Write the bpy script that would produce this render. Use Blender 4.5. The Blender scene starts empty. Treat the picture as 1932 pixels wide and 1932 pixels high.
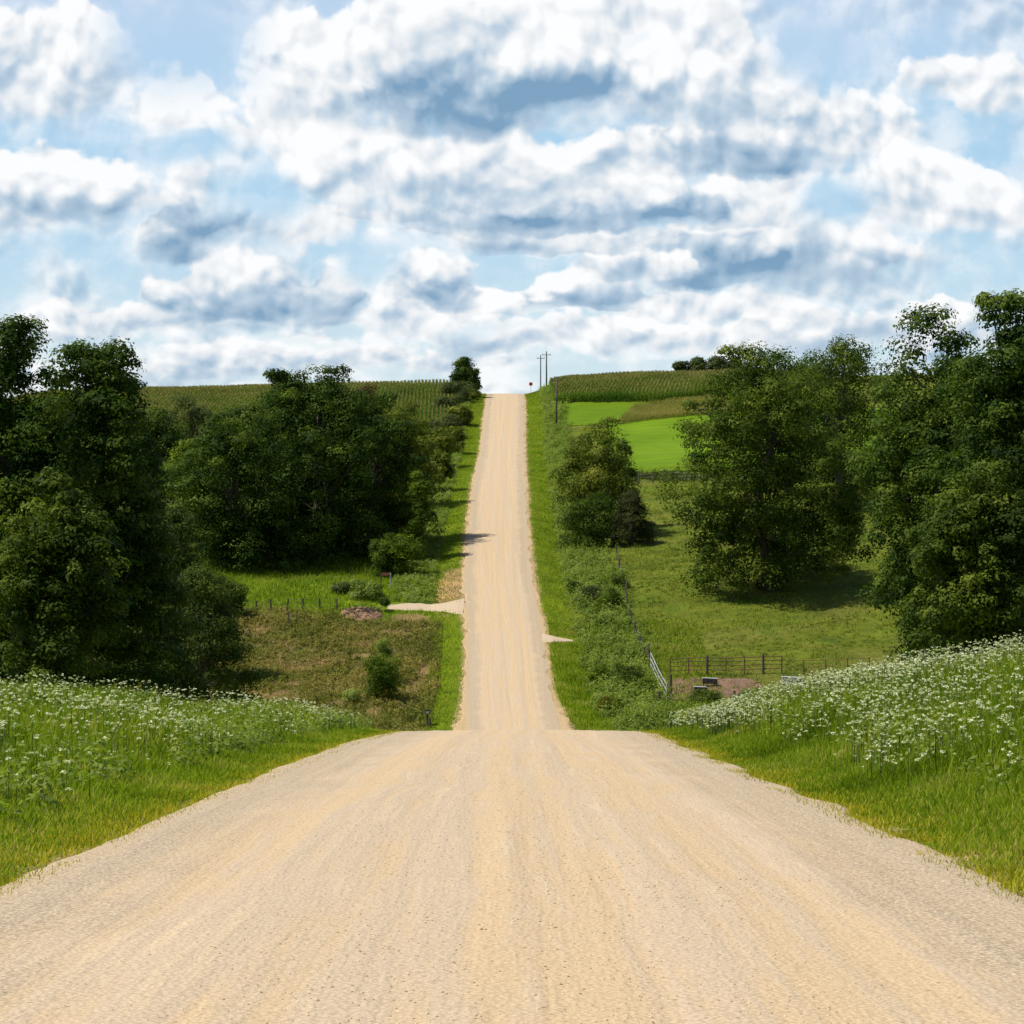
import bpy, math, random
import numpy as np
from mathutils import Vector, Matrix

S = bpy.context.scene
R = math.radians
F = 4500.0            # focal length in picture units (picture 1932 wide)
HZ = 900.0            # row of the true horizon
PITCH = math.atan(66 / F)

# ------------------------------------------------------------------ camera
cam_d = bpy.data.cameras.new('camera')
cam_d.sensor_width = 36
cam_d.lens = 36 * F / 1932
cam_d.clip_start = 0.5
cam_d.clip_end = 20000
cam = bpy.data.objects.new('camera', cam_d)
S.collection.objects.link(cam)
cam.location = (0, 0, 0)
cam.rotation_euler = (math.pi / 2 - PITCH, 0, 0)
S.camera = cam

# ------------------------------------------------------------------ light
SUN_EL, SUN_AZ = 60.0, -100.0       # azimuth from +Y, clockwise
sd = Vector((math.sin(R(SUN_AZ)) * math.cos(R(SUN_EL)), math.cos(R(SUN_AZ)) * math.cos(R(SUN_EL)), math.sin(R(SUN_EL))))
sl = bpy.data.lights.new('sun', 'SUN')
sl.energy = 5.0
sl.angle = R(0.5)
sl.color = (1.0, 0.94, 0.84)
so = bpy.data.objects.new('sun', sl)
S.collection.objects.link(so)
so.rotation_euler = sd.to_track_quat('Z', 'Y').to_euler()
so.location = (0, 0, 60)
S.view_settings.view_transform = 'Standard'
S.view_settings.look = 'None'
S.view_settings.gamma = 1
S.view_settings.exposure = -0.08
S.view_settings.use_curve_mapping = False

W = bpy.data.worlds.new('World')
S.world = W
W.use_nodes = True


class NT:
    """small helper for node trees"""
    def __init__(s, nt):
        s.t = nt
        nt.nodes.clear()

    def n(s, typ, ins=None, **kw):
        nd = s.t.nodes.new(typ)
        for k, v in kw.items():
            setattr(nd, k, v)
        if ins:
            for k, v in ins.items():
                sock = nd.inputs[k]
                if isinstance(v, bpy.types.NodeSocket):
                    s.t.links.new(v, sock)
                else:
                    sock.default_value = v
        return nd

    def m(s, op, a, b=0.0, c=0.0, clamp=False):
        nd = s.n('ShaderNodeMath', {0: a, 1: b, 2: c}, operation=op)
        nd.use_clamp = clamp
        return nd.outputs[0]

    def mr(s, v, a, b, c=0.0, d=1.0, smooth=True):
        return s.n('ShaderNodeMapRange', {0: v, 1: a, 2: b, 3: c, 4: d},
                   interpolation_type='SMOOTHSTEP' if smooth else 'LINEAR').outputs[0]

    def mix(s, f, a, b, blend='MIX'):
        nd = s.n('ShaderNodeMix', data_type='RGBA', blend_type=blend)
        for i, v in ((0, f), (6, a), (7, b)):
            if isinstance(v, bpy.types.NodeSocket):
                s.t.links.new(v, nd.inputs[i])
            else:
                nd.inputs[i].default_value = v if i == 0 else (*v[:3], 1)
        return nd.outputs[2]

    def ramp(s, f, stops):
        nd = s.n('ShaderNodeValToRGB', {0: f})
        cr = nd.color_ramp
        while len(cr.elements) < len(stops):
            cr.elements.new(0.5)
        for e, (p, c) in zip(cr.elements, stops):
            e.position = p
            e.color = (*c, 1)
        return nd.outputs[0]


def build_world():
    g = NT(W.node_tree)
    co = g.n('ShaderNodeTexCoord').outputs['Generated']
    sp = g.n('ShaderNodeSeparateXYZ', {0: co})
    x, y, z = sp.outputs
    yy = g.m('MAXIMUM', y, 0.12)
    U = g.m('MULTIPLY', g.m('DIVIDE', x, yy), 4.5)
    V = g.m('MULTIPLY', g.m('DIVIDE', z, yy), 4.5)
    P = g.n('ShaderNodeCombineXYZ', {0: U, 1: V, 2: 0.0}).outputs[0]
    # the puffs get smaller towards the horizon
    Vs = g.m('POWER', g.m('MAXIMUM', g.m('ADD', V, 0.06), 0.02), 0.7)
    PN = g.n('ShaderNodeCombineXYZ', {0: U, 1: g.m('MULTIPLY', Vs, 1.25), 2: 0.0}).outputs[0]

    def noise(vec, sc, det, ro, out=0):
        return g.n('ShaderNodeTexNoise', {'Vector': vec, 'Scale': sc, 'Detail': det, 'Roughness': ro}, noise_dimensions='2D').outputs[out]

    def warp(vec, sc, det, ro, amp):
        nd = noise(vec, sc, det, ro, 'Color')
        off = g.n('ShaderNodeVectorMath', {0: nd, 1: (0.5, 0.5, 0.5)}, operation='SUBTRACT').outputs[0]
        off = g.n('ShaderNodeVectorMath', {0: off, 1: amp}, operation='MULTIPLY').outputs[0]
        return g.n('ShaderNodeVectorMath', {0: P, 1: off}, operation='ADD').outputs[0]
    def vadd(v, o):
        return g.n('ShaderNodeVectorMath', {0: v, 1: o}, operation='ADD').outputs[0]

    def blobs(lst, Q, r0=1.5, r1=.35):
        acc = None
        for cx, cy, rx, ry, a in lst:
            c = ((cx - 966) / 1000, (HZ - cy) / 1000)
            sc = (1000 / rx, 1000 / ry, 0)
            v = g.n('ShaderNodeVectorMath', {0: Q, 1: sc, 2: (-c[0] * sc[0], -c[1] * sc[1], 0)}, operation='MULTIPLY_ADD').outputs[0]
            l = g.n('ShaderNodeVectorMath', {0: v}, operation='LENGTH').outputs['Value']
            b = g.mr(l, r0, r1, 0.0, a)
            acc = b if acc is None else g.m('ADD', acc, b)
        return acc

    def vor(vec, sc, det):
        return g.n('ShaderNodeTexVoronoi', {'Vector': vec, 'Scale': sc, 'Detail': det, 'Roughness': .5, 'Smoothness': .35},
                   voronoi_dimensions='2D', feature='SMOOTH_F1').outputs['Distance']
    wq = noise(PN, 3.0, 5.0, .5, 'Color')
    PW = vadd(PN, g.n('ShaderNodeVectorMath', {0: wq, 1: (.10, .10, 0)}, operation='MULTIPLY').outputs[0])
    B0 = vor(PW, 8.0, 2.5)
    B1 = vor(vadd(PW, (-.012, .022, 0)), 8.0, 2.5)
    billow = g.m('SUBTRACT', .42, B0)
    Q = warp(PN, 4.0, 9.0, .55, (0.20, 0.11, 0))
    # the low base layer of loose puffs, all round the sky
    nc = noise(PN, 5.0, 10.0, .56)
    nc2 = noise(vadd(PN, (-.014, .026, 0)), 5.0, 8.0, .56)
    rim = g.mr(g.m('ABSOLUTE', U), 1.0, 2.8, 0.0, 0.30)
    up = g.mr(V, 1.0, 3.0, 0.0, 0.35)
    cov0 = g.m('SUBTRACT', g.m('SUBTRACT', g.m('ADD', .62, g.m('MULTIPLY', g.m('SUBTRACT', nc, .5), 3.0)), rim), up)
    C = g.m('MULTIPLY', g.mr(cov0, 0.1, 1.0), g.mr(V, .05, .5, .95, .60))
    fine = g.m('MULTIPLY', g.m('SUBTRACT', nc2, nc), 1.5)
    relief = g.m('ADD', fine, g.m('MULTIPLY', g.m('SUBTRACT', B0, B1), 2.0))
    rsh = g.m('ADD', g.m('MULTIPLY', relief, .60), g.m('MULTIPLY', g.m('SUBTRACT', noise(PN, 2.6, 3.0, .45), .44), .85))
    D = g.m('ADD', .06, rsh)
    edge = g.m('ADD', g.m('MULTIPLY', billow, .55), g.m('MULTIPLY', g.m('SUBTRACT', nc, .5), .65))
    CL = [(400, 702, 170, 48, .30), (630, 697, 140, 72, .35), (830, 702, 130, 44, .25), (1340, 668, 150, 55, .25), (1000, 660, 120, 62, .4),
          (1130, 662, 120, 80, .40), (1530, 648, 150, 60, .30), (1700, 640, 200, 70, .3), (200, 640, 200, 70, .3), (780, 632, 160, 82, .30), (1300, 606, 290, 60, .30),
          (600, 602, 85, 120, .75), (440, 606, 150, 120, .75), (1540, 552, 180, 150, .45), (1080, 584, 165, 80, .75), (930, 582, 100, 60, .15), (850, 568, 110, 80, .65),
          (1300, 536, 200, 130, .95), (1190, 520, 130, 70, .5), (560, 470, 160, 90, .25), (375, 480, 92, 165, .85), (1050, 468, 340, 66, .55), (900, 440, 300, 60, .40),
          (1150, 424, 340, 90, .90), (1480, 420, 120, 90, .25), (720, 402, 230, 190, .35), (560, 330, 150, 170, .12), (980, 385, 260, 130, .30), (1250, 330, 210, 90, .5),
          (1440, 318, 220, 170, .85), (1600, 285, 130, 105, .45), (350, 238, 120, 108, .22), (610, 215, 180, 210, .20), (1340, 225, 200, 210, .38),
          (945, 236, 310, 220, .92), (740, 100, 230, 120, .10), (1130, 90, 270, 120, .16),
          (110, 200, 230, 190, .30), (60, 430, 240, 150, .5), (1800, 440, 200, 160, .3), (1830, 200, 130, 100, .3)]
    for cx, by, rx, h, dk in CL:
        k = 8.0
        sc = (1000 / rx, 1000 / h, 0)
        v = g.n('ShaderNodeVectorMath', {0: Q, 1: sc, 2: (-(cx - 966) / rx, -(HZ - by) / h, 0)}, operation='MULTIPLY_ADD').outputs[0]
        sx, sy, _ = g.n('ShaderNodeSeparateXYZ', {0: v}).outputs
        vv = g.m('MAXIMUM', sy, g.m('MULTIPLY', sy, -k))
        l = g.n('ShaderNodeVectorMath', {0: g.n('ShaderNodeCombineXYZ', {0: sx, 1: vv, 2: 0.0}).outputs[0]}, operation='LENGTH').outputs['Value']
        dd = g.m('ADD', g.m('SUBTRACT', 1.30, l), edge)
        soft = g.mr(sy, -.05, .40, 1.25, .16)
        msk = g.m('MULTIPLY', g.n('ShaderNodeMapRange', {0: dd, 1: 0.0, 2: soft, 3: 0.0, 4: 1.0}, interpolation_type='SMOOTHSTEP').outputs[0], .96)
        s_ = g.m('ADD', g.mr(g.m('ADD', sy, g.m('MULTIPLY', edge, .55)), .68, .06, .02, dk), g.m('MULTIPLY', rsh, .66))
        C = g.m('SUBTRACT', 1.0, g.m('MULTIPLY', g.m('SUBTRACT', 1.0, C), g.m('SUBTRACT', 1.0, msk)))
        D = g.m('ADD', D, g.m('MULTIPLY', msk, g.m('SUBTRACT', s_, D)))
    C = g.m('MULTIPLY', C, g.m('SUBTRACT', 1.0, blobs([(350, 60, 130, 110, .8), (370, 285, 100, 34, .8), (500, 385, 80, 50, .8), (690, 505, 70, 38, .75), (1560, 100, 90, 75, .85), (1590, 375, 60, 45, .8), (900, 612, 90, 12, .5), (520, 640, 160, 9, .4)], Q)))
    shade = g.ramp(D, [(0.0, (1.04, 1.05, 1.06)), (0.18, (0.90, 0.93, 0.96)), (0.50, (0.54, 0.67, 0.80)), (1.0, (0.22, 0.385, 0.57))])
    sky = g.n('ShaderNodeTexSky', sky_type='NISHITA')
    sky.sun_disc = False
    sky.sun_elevation = R(SUN_EL)
    sky.sun_rotation = R(SUN_AZ)
    sky.air_density = 1.1
    sky.dust_density = 0.4
    sky.ozone_density = 2.0
    clear = g.mix(1.0, sky.outputs[0], (0.11, 0.123, 0.135), 'MULTIPLY')
    # long air low down pales the blue
    air = g.mix(g.mr(V, 0.12, 0.6), (.70, .86, .96), (.46, .72, .94))
    air = g.mix(g.mr(V, 0.6, 1.0), air, (.60, .75, .95))
    clear = g.mix(.8, clear, air)
    clear = g.mix(g.mr(V, 1.2, 4.0, 0.0, 1.0), clear, g.mix(1.0, sky.outputs[0], (0.08, 0.08, 0.08), 'MULTIPLY'))
    col = g.mix(C, clear, shade)
    bg = g.n('ShaderNodeBackground', {0: col, 1: 1.0})
    g.n('ShaderNodeOutputWorld', {0: bg.outputs[0]})


build_world()
W.cycles.sampling_method = 'MANUAL'
W.cycles.sample_map_resolution = 512
S.cycles.max_bounces = 6
S.cycles.transparent_max_bounces = 4

# ------------------------------------------------------------------ numbers
rng = np.random.default_rng(7)


def pchip(xs, ys):
    xs = np.array(xs, float); ys = np.array(ys, float)
    h = np.diff(xs); dl = np.diff(ys) / h
    m = np.zeros_like(ys)
    m[0] = dl[0]; m[-1] = dl[-1]
    for i in range(1, len(xs) - 1):
        if dl[i - 1] * dl[i] > 0:
            w1 = 2 * h[i] + h[i - 1]; w2 = h[i] + 2 * h[i - 1]
            m[i] = (w1 + w2) / (w1 / dl[i - 1] + w2 / dl[i])

    def f(x):
        x = np.clip(np.asarray(x, float), xs[0], xs[-1])
        i = np.clip(np.searchsorted(xs, x) - 1, 0, len(h) - 1)
        t = (x - xs[i]) / h[i]
        return ((1 + 2 * t) * (1 - t) ** 2 * ys[i] + t * (1 - t) ** 2 * h[i] * m[i]
                + t * t * (3 - 2 * t) * ys[i + 1] + t * t * (t - 1) * h[i] * m[i + 1])
    return f


def z_of(py, d):
    return -(py - HZ) * d / F


_near = [(-200, 6), (-40, 0.2), (0, -2.0), (12, -2.87), (30, -4.25), (44, -5.42), (55, -6.35), (67, -7.4), (80, -8.62), (92, -9.95), (120, -13.4), (150, -17.2), (175, -20.1), (195, -21.6), (205, -21.85)]
_far = [(212, z_of(1352, 212)), (228, z_of(1300, 228)), (255, z_of(1200, 255)), (280, z_of(1100, 280)), (322, z_of(1000, 322)), (370, z_of(920, 370)),
        (430, z_of(850, 430)), (480, z_of(790, 480)), (515, z_of(755, 515)), (530, z_of(747, 530)), (545, z_of(744, 545)), (565, 18.2), (620, 14), (800, 2), (1500, -20), (9000, -60)]
prof = pchip(*zip(*(_near + _far)))
xL = pchip([-200, 12, 60, 80, 100, 180, 205, 212, 228, 255, 280, 322, 370, 430, 480, 530, 700],
           [-4.4, -4.4, -4.3, -4.0, -4.2, -4.8, -4.8, -4.7, -4.6, -5.0, -5.9, -6.2, -6.3, -5.9, -5.76, -5.65, -5.6])
xR = pchip([-200, 12, 60, 80, 100, 180, 205, 212, 228, 255, 280, 322, 370, 430, 480, 530, 700],
           [4.3, 4.3, 4.3, 4.7, 4.8, 4.9, 5.2, 4.7, 3.9, 3.55, 2.8, 2.4, 2.4, 2.45, 2.77, 2.83, 2.8])


def cen(y):
    return 0.5 * (xL(y) + xR(y))


def hw(y):
    return 0.5 * (xR(y) - xL(y))


def _hash(i, j, seed):
    n = (i.astype(np.int64) * 374761393 + j.astype(np.int64) * 668265263 + seed * 974711) & 0xffffffff
    n = ((n ^ (n >> 13)) * 1274126177) & 0xffffffff
    return ((n ^ (n >> 16)) & 0xffffff) / float(0xffffff)


def vnoise(x, y, seed=0):
    x = np.asarray(x, float); y = np.asarray(y, float)
    i = np.floor(x); j = np.floor(y)
    fx = x - i; fy = y - j
    fx = fx * fx * (3 - 2 * fx); fy = fy * fy * (3 - 2 * fy)
    a = _hash(i, j, seed); b = _hash(i + 1, j, seed); c = _hash(i, j + 1, seed); d = _hash(i + 1, j + 1, seed)
    return (a * (1 - fx) + b * fx) * (1 - fy) + (c * (1 - fx) + d * fx) * fy


def fbm(x, y, seed=0, oct=4):
    s = 0; a = 0.5; t = 0
    for k in range(oct):
        s = s + a * vnoise(x * 2 ** k, y * 2 ** k, seed + k * 17); t += a; a *= 0.5
    return s / t


LX = np.array([-400, -150, -80, -40, -15, -8, -5, 5, 8, 15, 40, 80, 150, 400], float)
LY = np.array([-60, 0, 68, 100, 150, 205, 260, 320, 420, 490, 530, 700], float)
LT = np.array([
    [25, 12, 6, 3, 1.0, .22, 0, 0, .6, 2.0, 5, 9, 14, 30],
    [25, 12, 6, 3, 1.0, .22, 0, 0, .6, 2.0, 5, 9, 14, 30],
    [20, 10, 5, 2.2, .65, .15, 0, 0, .5, 1.75, 4.5, 8, 12, 25],
    [18, 9, 4, 1.4, .1, -.1, 0, 0, .1, .5, 2, 5, 9, 20],
    [15, 8, 4, 1.5, .3, 0, 0, 0, 0, .2, 1, 3, 6, 15],
    [12, 6, 3, .8, 0, -.3, 0, 0, -.3, 0, .4, 2, 5, 12],
    [12, 6, 2.5, .6, -.4, -.5, 0, 0, -.6, 0, .6, 2.2, 5, 12],
    [8, 4, 1.5, 0, -.6, -.6, 0, 0, -.7, 0, 1, 3, 6, 12],
    [0, 0, -.5, -.2, 0, -.2, 0, 0, -.1, .8, 2, 4, 6, 8],
    [-6, -3, -1, 0, .3, .2, 0, 0, .6, 1.8, 2.6, 4, 6, 8],
    [-6, -3, -1, .2, .5, .3, 0, 0, .8, 2, 2.8, 4, 6, 8],
    [-6, -3, -1, .2, .5, .3, 0, 0, .8, 2, 2.8, 4, 6, 8]], float)


def ground(x, y):
    x = np.asarray(x, float); y = np.asarray(y, float)
    x, y = np.broadcast_arrays(x, y)
    xr = x - cen(y)
    xc = np.clip(xr, LX[0], LX[-1] - 1e-6)
    i = np.clip(np.searchsorted(LX, xc) - 1, 0, len(LX) - 2)
    t = (xc - LX[i]) / (LX[i + 1] - LX[i])
    yc = np.clip(y, LY[0], LY[-1] - 1e-6)
    j = np.clip(np.searchsorted(LY, yc) - 1, 0, len(LY) - 2)
    s = (yc - LY[j]) / (LY[j + 1] - LY[j]); s = s * s * (3 - 2 * s)
    lat = (LT[j, i] * (1 - t) + LT[j, i + 1] * t) * (1 - s) + (LT[j + 1, i] * (1 - t) + LT[j + 1, i + 1] * t) * s
    e = np.clip((np.abs(xr) - hw(y) - 0.6) / 6, 0, 1)
    bump = (fbm(x / 14, y / 14, 3, 3) - .5) * 0.9 + (fbm(x / 2.2, y / 2.2, 5, 3) - .5) * 0.28
    return prof(y) + lat + e * bump * np.clip(y / 60, .35, 1)


def gz(x, y):
    return float(ground(x, y))


def ray(px, py):
    X = (px - 966) / F; Yc = -(py - 966) / F
    c, s = math.cos(PITCH), math.sin(PITCH)
    return Vector((X, c + Yc * s, -s + Yc * c))


def hit(px, py, dmin=200, dmax=640):
    d = ray(px, py); d = d / d.y
    ys = np.arange(dmin, dmax, 0.5)
    h = ground(d.x * ys, ys) - d.z * ys
    k = np.argmax(h > 0)
    if h[k] <= 0:
        k = int(np.argmax(h))
    return float(d.x * ys[k]), float(ys[k])


def X_at(px, Y):
    return (px - 966) / F * Y


# ------------------------------------------------------------------ mesh tools
def link(o, parent=None):
    S.collection.objects.link(o)
    if parent:
        o.parent = parent
    return o


def mesh(name, V, Fq, mat, parent=None, attrs=None, smooth=False, colors=None, loc=None):
    V = np.asarray(V, np.float32).reshape(-1, 3)
    me = bpy.data.meshes.new(name)
    if isinstance(Fq, np.ndarray):
        nf, k = Fq.shape
        me.vertices.add(len(V)); me.vertices.foreach_set('co', V.ravel())
        me.loops.add(nf * k); me.loops.foreach_set('vertex_index', Fq.astype(np.int32).ravel())
        me.polygons.add(nf)
        me.polygons.foreach_set('loop_start', np.arange(0, nf * k, k, dtype=np.int32))
        me.update(calc_edges=True)
    else:
        me.from_pydata([tuple(map(float, v)) for v in V], [], Fq)
        me.update()
    if smooth:
        me.polygons.foreach_set('use_smooth', np.ones(len(me.polygons), bool))
    for k, v in (attrs or {}).items():
        a = me.attributes.new(k, 'FLOAT', 'POINT')
        a.data.foreach_set('value', np.asarray(v, np.float32))
    for k, v in (colors or {}).items():
        a = me.attributes.new(k, 'FLOAT_COLOR', 'POINT')
        c = np.ones((len(V), 4), np.float32); c[:, :3] = v
        a.data.foreach_set('color', c.ravel())
    me.materials.append(mat)
    o = bpy.data.objects.new(name, me)
    link(o, parent)
    if loc is not None:
        o.location = loc
    return o


def tag(o, label=None, cat=None, group=None, kind=None):
    if label: o['label'] = label
    if cat: o['category'] = cat
    if group: o['group'] = group
    if kind: o['kind'] = kind
    return o


def empty(name, loc, label, cat, group=None, rz=0.0):
    o = bpy.data.objects.new(name, None)
    o.location = loc
    o.rotation_euler = (0, 0, rz)
    o.empty_display_size = 0.5
    link(o)
    return tag(o, label, cat, group)


def grid_faces(nx, ny):
    i = np.arange(nx * ny).reshape(ny, nx)
    return np.stack([i[:-1, :-1].ravel(), i[:-1, 1:].ravel(), i[1:, 1:].ravel(), i[1:, :-1].ravel()], 1)


class MB:
    """collects tubes and boxes into one mesh"""
    def __init__(s):
        s.v = []; s.f = []

    def tube(s, pts, rad, n=8, cap=True):
        pts = [Vector(p) for p in pts]
        rings = []
        for i, p in enumerate(pts):
            d = (pts[min(i + 1, len(pts) - 1)] - pts[max(i - 1, 0)])
            if d.length < 1e-6: d = Vector((0, 0, 1))
            d.normalize()
            a = d.orthogonal().normalized(); b = d.cross(a)
            r = rad[i] if hasattr(rad, '__len__') else rad
            base = len(s.v)
            for k in range(n):
                t = 2 * math.pi * k / n
                s.v.append(p + a * (math.cos(t) * r) + b * (math.sin(t) * r))
            rings.append(base)
        for a, b in zip(rings[:-1], rings[1:]):
            # match ring rotation
            best = min(range(n), key=lambda q: (s.v[b + q] - s.v[a]).length)
            for k in range(n):
                s.f.append((a + k, a + (k + 1) % n, b + (k + 1 + best) % n, b + (k + best) % n))
        if cap:
            s.f.append(tuple(rings[0] + k for k in range(n))[::-1])
            s.f.append(tuple(rings[-1] + k for k in range(n)))
        return s

    def box(s, c, sz, rz=0.0, tilt=0.0, bev=0.0):
        c = Vector(c); hx, hy, hz = sz[0] / 2, sz[1] / 2, sz[2] / 2
        M = Matrix.Rotation(rz, 3, 'Z') @ Matrix.Rotation(tilt, 3, 'Y')
        b = min(bev, hx * .9, hy * .9)
        if b > 0:
            out = [(-hx + b, -hy), (hx - b, -hy), (hx, -hy + b), (hx, hy - b), (hx - b, hy), (-hx + b, hy), (-hx, hy - b), (-hx, -hy + b)]
        else:
            out = [(-hx, -hy), (hx, -hy), (hx, hy), (-hx, hy)]
        n = len(out); base = len(s.v)
        for z in (-hz, hz):
            for (x, y) in out:
                s.v.append(c + M @ Vector((x, y, z)))
        for k in range(n):
            s.f.append((base + k, base + (k + 1) % n, base + n + (k + 1) % n, base + n + k))
        s.f.append(tuple(base + k for k in range(n))[::-1])
        s.f.append(tuple(base + n + k for k in range(n)))
        return s

    def build(s, name, mat, parent=None, smooth=False, loc=None):
        return mesh(name, [tuple(v) for v in s.v], s.f, mat, parent, smooth=smooth, loc=loc)


# ------------------------------------------------------------------ materials
def new_mat(name):
    m = bpy.data.materials.new(name)
    m.use_nodes = True
    return m, NT(m.node_tree)


def leaf_mat(name, stops, trans=0.3, rough=0.6, nscale=0.35, spec=0.08):
    m, g = new_mat(name)
    rnd = g.n('ShaderNodeAttribute', attribute_name='rnd').outputs['Fac']
    gm = g.n('ShaderNodeNewGeometry')
    nz = g.n('ShaderNodeTexNoise', {'Vector': gm.outputs['Position'], 'Scale': nscale, 'Detail': 3.0}).outputs[0]
    f = g.m('ADD', g.m('MULTIPLY', rnd, 0.65), g.m('MULTIPLY', g.m('SUBTRACT', nz, 0.5), 1.6))
    f = g.m('ADD', f, 0.17, clamp=True)
    col = g.ramp(f, stops)
    p = g.n('ShaderNodeBsdfPrincipled', {'Base Color': col, 'Roughness': rough, 'Specular IOR Level': spec})
    tcol = g.mix(1.0, col, (1.5, 1.65, 0.6), 'MULTIPLY')
    t = g.n('ShaderNodeBsdfTranslucent', {0: tcol})
    mx = g.n('ShaderNodeMixShader', {0: trans, 1: p.outputs[0], 2: t.outputs[0]})
    g.n('ShaderNodeOutputMaterial', {0: mx.outputs[0]})
    return m


def rough_mat(name, c1, c2, scale=3.0, rough=0.85, bump=0.3, stretch=(1, 1, 1), metal=0.0, spec=0.3, detail=6.0):
    m, g = new_mat(name)
    co = g.n('ShaderNodeTexCoord').outputs['Object']
    mp = g.n('ShaderNodeMapping', {0: co, 'Scale': stretch}).outputs[0]
    nz = g.n('ShaderNodeTexNoise', {'Vector': mp, 'Scale': scale, 'Detail': detail, 'Roughness': 0.65}).outputs[0]
    f = g.mr(nz, 0.3, 0.7)
    col = g.mix(f, c1, c2)
    b = g.n('ShaderNodeBump', {'Height': nz, 'Strength': bump, 'Distance': 0.05})
    p = g.n('ShaderNodeBsdfPrincipled', {'Base Color': col, 'Roughness': rough, 'Metallic': metal, 'Normal': b.outputs[0], 'Specular IOR Level': spec})
    g.n('ShaderNodeOutputMaterial', {0: p.outputs[0]})
    return m


M = {}
M['oak'] = leaf_mat('oak_leaves', [(0, (.008, .023, .004)), (.38, (.030, .066, .008)), (.7, (.085, .135, .017)), (1, (.18, .235, .036))])
M['oakR'] = leaf_mat('open_oak_leaves', [(0, (.012, .028, .004)), (.38, (.042, .076, .009)), (.7, (.11, .155, .018)), (1, (.22, .265, .042))])
M['olive'] = leaf_mat('olive_leaves', [(0, (.035, .05, .006)), (.5, (.12, .16, .018)), (1, (.32, .32, .045))])
M['yellow'] = leaf_mat('yellowing_leaves', [(0, (.05, .07, .008)), (.5, (.11, .13, .012)), (1, (.22, .18, .02))])
M['russet'] = leaf_mat('russet_leaves', [(0, (.05, .035, .012)), (.5, (.12, .07, .025)), (1, (.17, .11, .03))])
M['bright'] = leaf_mat('bright_leaves', [(0, (.03, .06, .005)), (.5, (.085, .14, .010)), (1, (.19, .25, .018))])
M['cedar'] = leaf_mat('cedar_leaves', [(0, (.012, .028, .004)), (.5, (.055, .092, .012)), (1, (.16, .21, .03))], trans=.2)
M['juniper'] = leaf_mat('juniper_leaves', [(0, (.016, .024, .006)), (.5, (.042, .055, .013)), (1, (.085, .09, .024))], trans=.1)
M['grey'] = leaf_mat('greyish_leaves', [(0, (.035, .05, .016)), (.5, (.08, .105, .032)), (1, (.14, .17, .05))])
M['corn'] = leaf_mat('corn_leaves', [(0, (.035, .085, .009)), (.5, (.085, .165, .016)), (1, (.17, .23, .03))], trans=.25, nscale=.08)
M['tassel'] = leaf_mat('corn_tassels', [(0, (.16, .17, .04)), (.5, (.26, .24, .07)), (1, (.36, .31, .11))], trans=.2, nscale=.08)
M['oliv_crop'] = leaf_mat('olive_crop', [(0, (.10, .14, .02)), (.5, (.20, .21, .045)), (1, (.33, .27, .09))], nscale=.1)
M['grass'] = leaf_mat('verge_grass', [(0, (.10, .15, .009)), (.4, (.19, .27, .014)), (.75, (.29, .36, .025)), (1, (.50, .40, .13))], trans=.42, nscale=.28)
M['edge'] = leaf_mat('edge_grass', [(0, (.18, .24, .01)), (.5, (.38, .36, .02)), (1, (.55, .45, .07))], trans=.3, nscale=.8)
M['weed'] = leaf_mat('weeds', [(0, (.09, .13, .02)), (.5, (.20, .27, .05)), (1, (.36, .40, .12))], trans=.38, nscale=.3)
M['brush'] = leaf_mat('dry_brush', [(0, (.07, .08, .016)), (.35, (.18, .19, .035)), (.65, (.29, .25, .07)), (1, (.42, .27, .13))], trans=.3, nscale=.16)
M['pasture'] = leaf_mat('pasture_grass', [(0, (.075, .115, .010)), (.5, (.16, .215, .018)), (1, (.30, .29, .05))], trans=.25, nscale=.15)
M['lace'] = leaf_mat('white_flower', [(0, (.40, .46, .20)), (.5, (.64, .67, .44)), (1, (.84, .84, .70))], trans=.2)
M['bark'] = rough_mat('bark', (.05, .04, .03), (.13, .11, .09), 2.5, stretch=(2, 2, .4), bump=.8)
M['stem'] = rough_mat('green_stem', (.06, .1, .02), (.1, .13, .03), 3)
M['post'] = rough_mat('weathered_post', (.06, .045, .035), (.16, .13, .10), 4, stretch=(3, 3, .4), bump=.6)
M['pole'] = rough_mat('utility_pole_wood', (.07, .06, .05), (.14, .12, .10), 3, stretch=(3, 3, .3))
M['wire'] = rough_mat('wire', (.2, .2, .2), (.3, .28, .25), 9, metal=.6, rough=.5)
M['rust'] = rough_mat('rusty_pipe', (.14, .07, .04), (.22, .12, .07), 6, rough=.8)
M['galv'] = rough_mat('galvanised_metal', (.30, .31, .33), (.56, .58, .60), 5, rough=.5, metal=.3)
M['white'] = rough_mat('white_paint', (.34, .34, .33), (.66, .66, .64), 6, rough=.7, bump=.3)
M['dark'] = rough_mat('dark_rubber', (.03, .03, .03), (.08, .075, .07), 4)
M['mud'] = rough_mat('mud', (.13, .075, .045), (.26, .16, .105), .8, bump=.8)
M['soil'] = rough_mat('reddish_soil', (.20, .11, .065), (.38, .23, .14), 2.0, bump=1.0)
M['red'] = rough_mat('red_sign_paint', (.5, .05, .02), (.62, .09, .03), 3, rough=.5, bump=.05)
M['board'] = rough_mat('rusty_board', (.22, .09, .04), (.34, .15, .07), 5)
M['stone'] = rough_mat('gravel_stone', (.16, .13, .10), (.55, .43, .30), 14, rough=.9)


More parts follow.
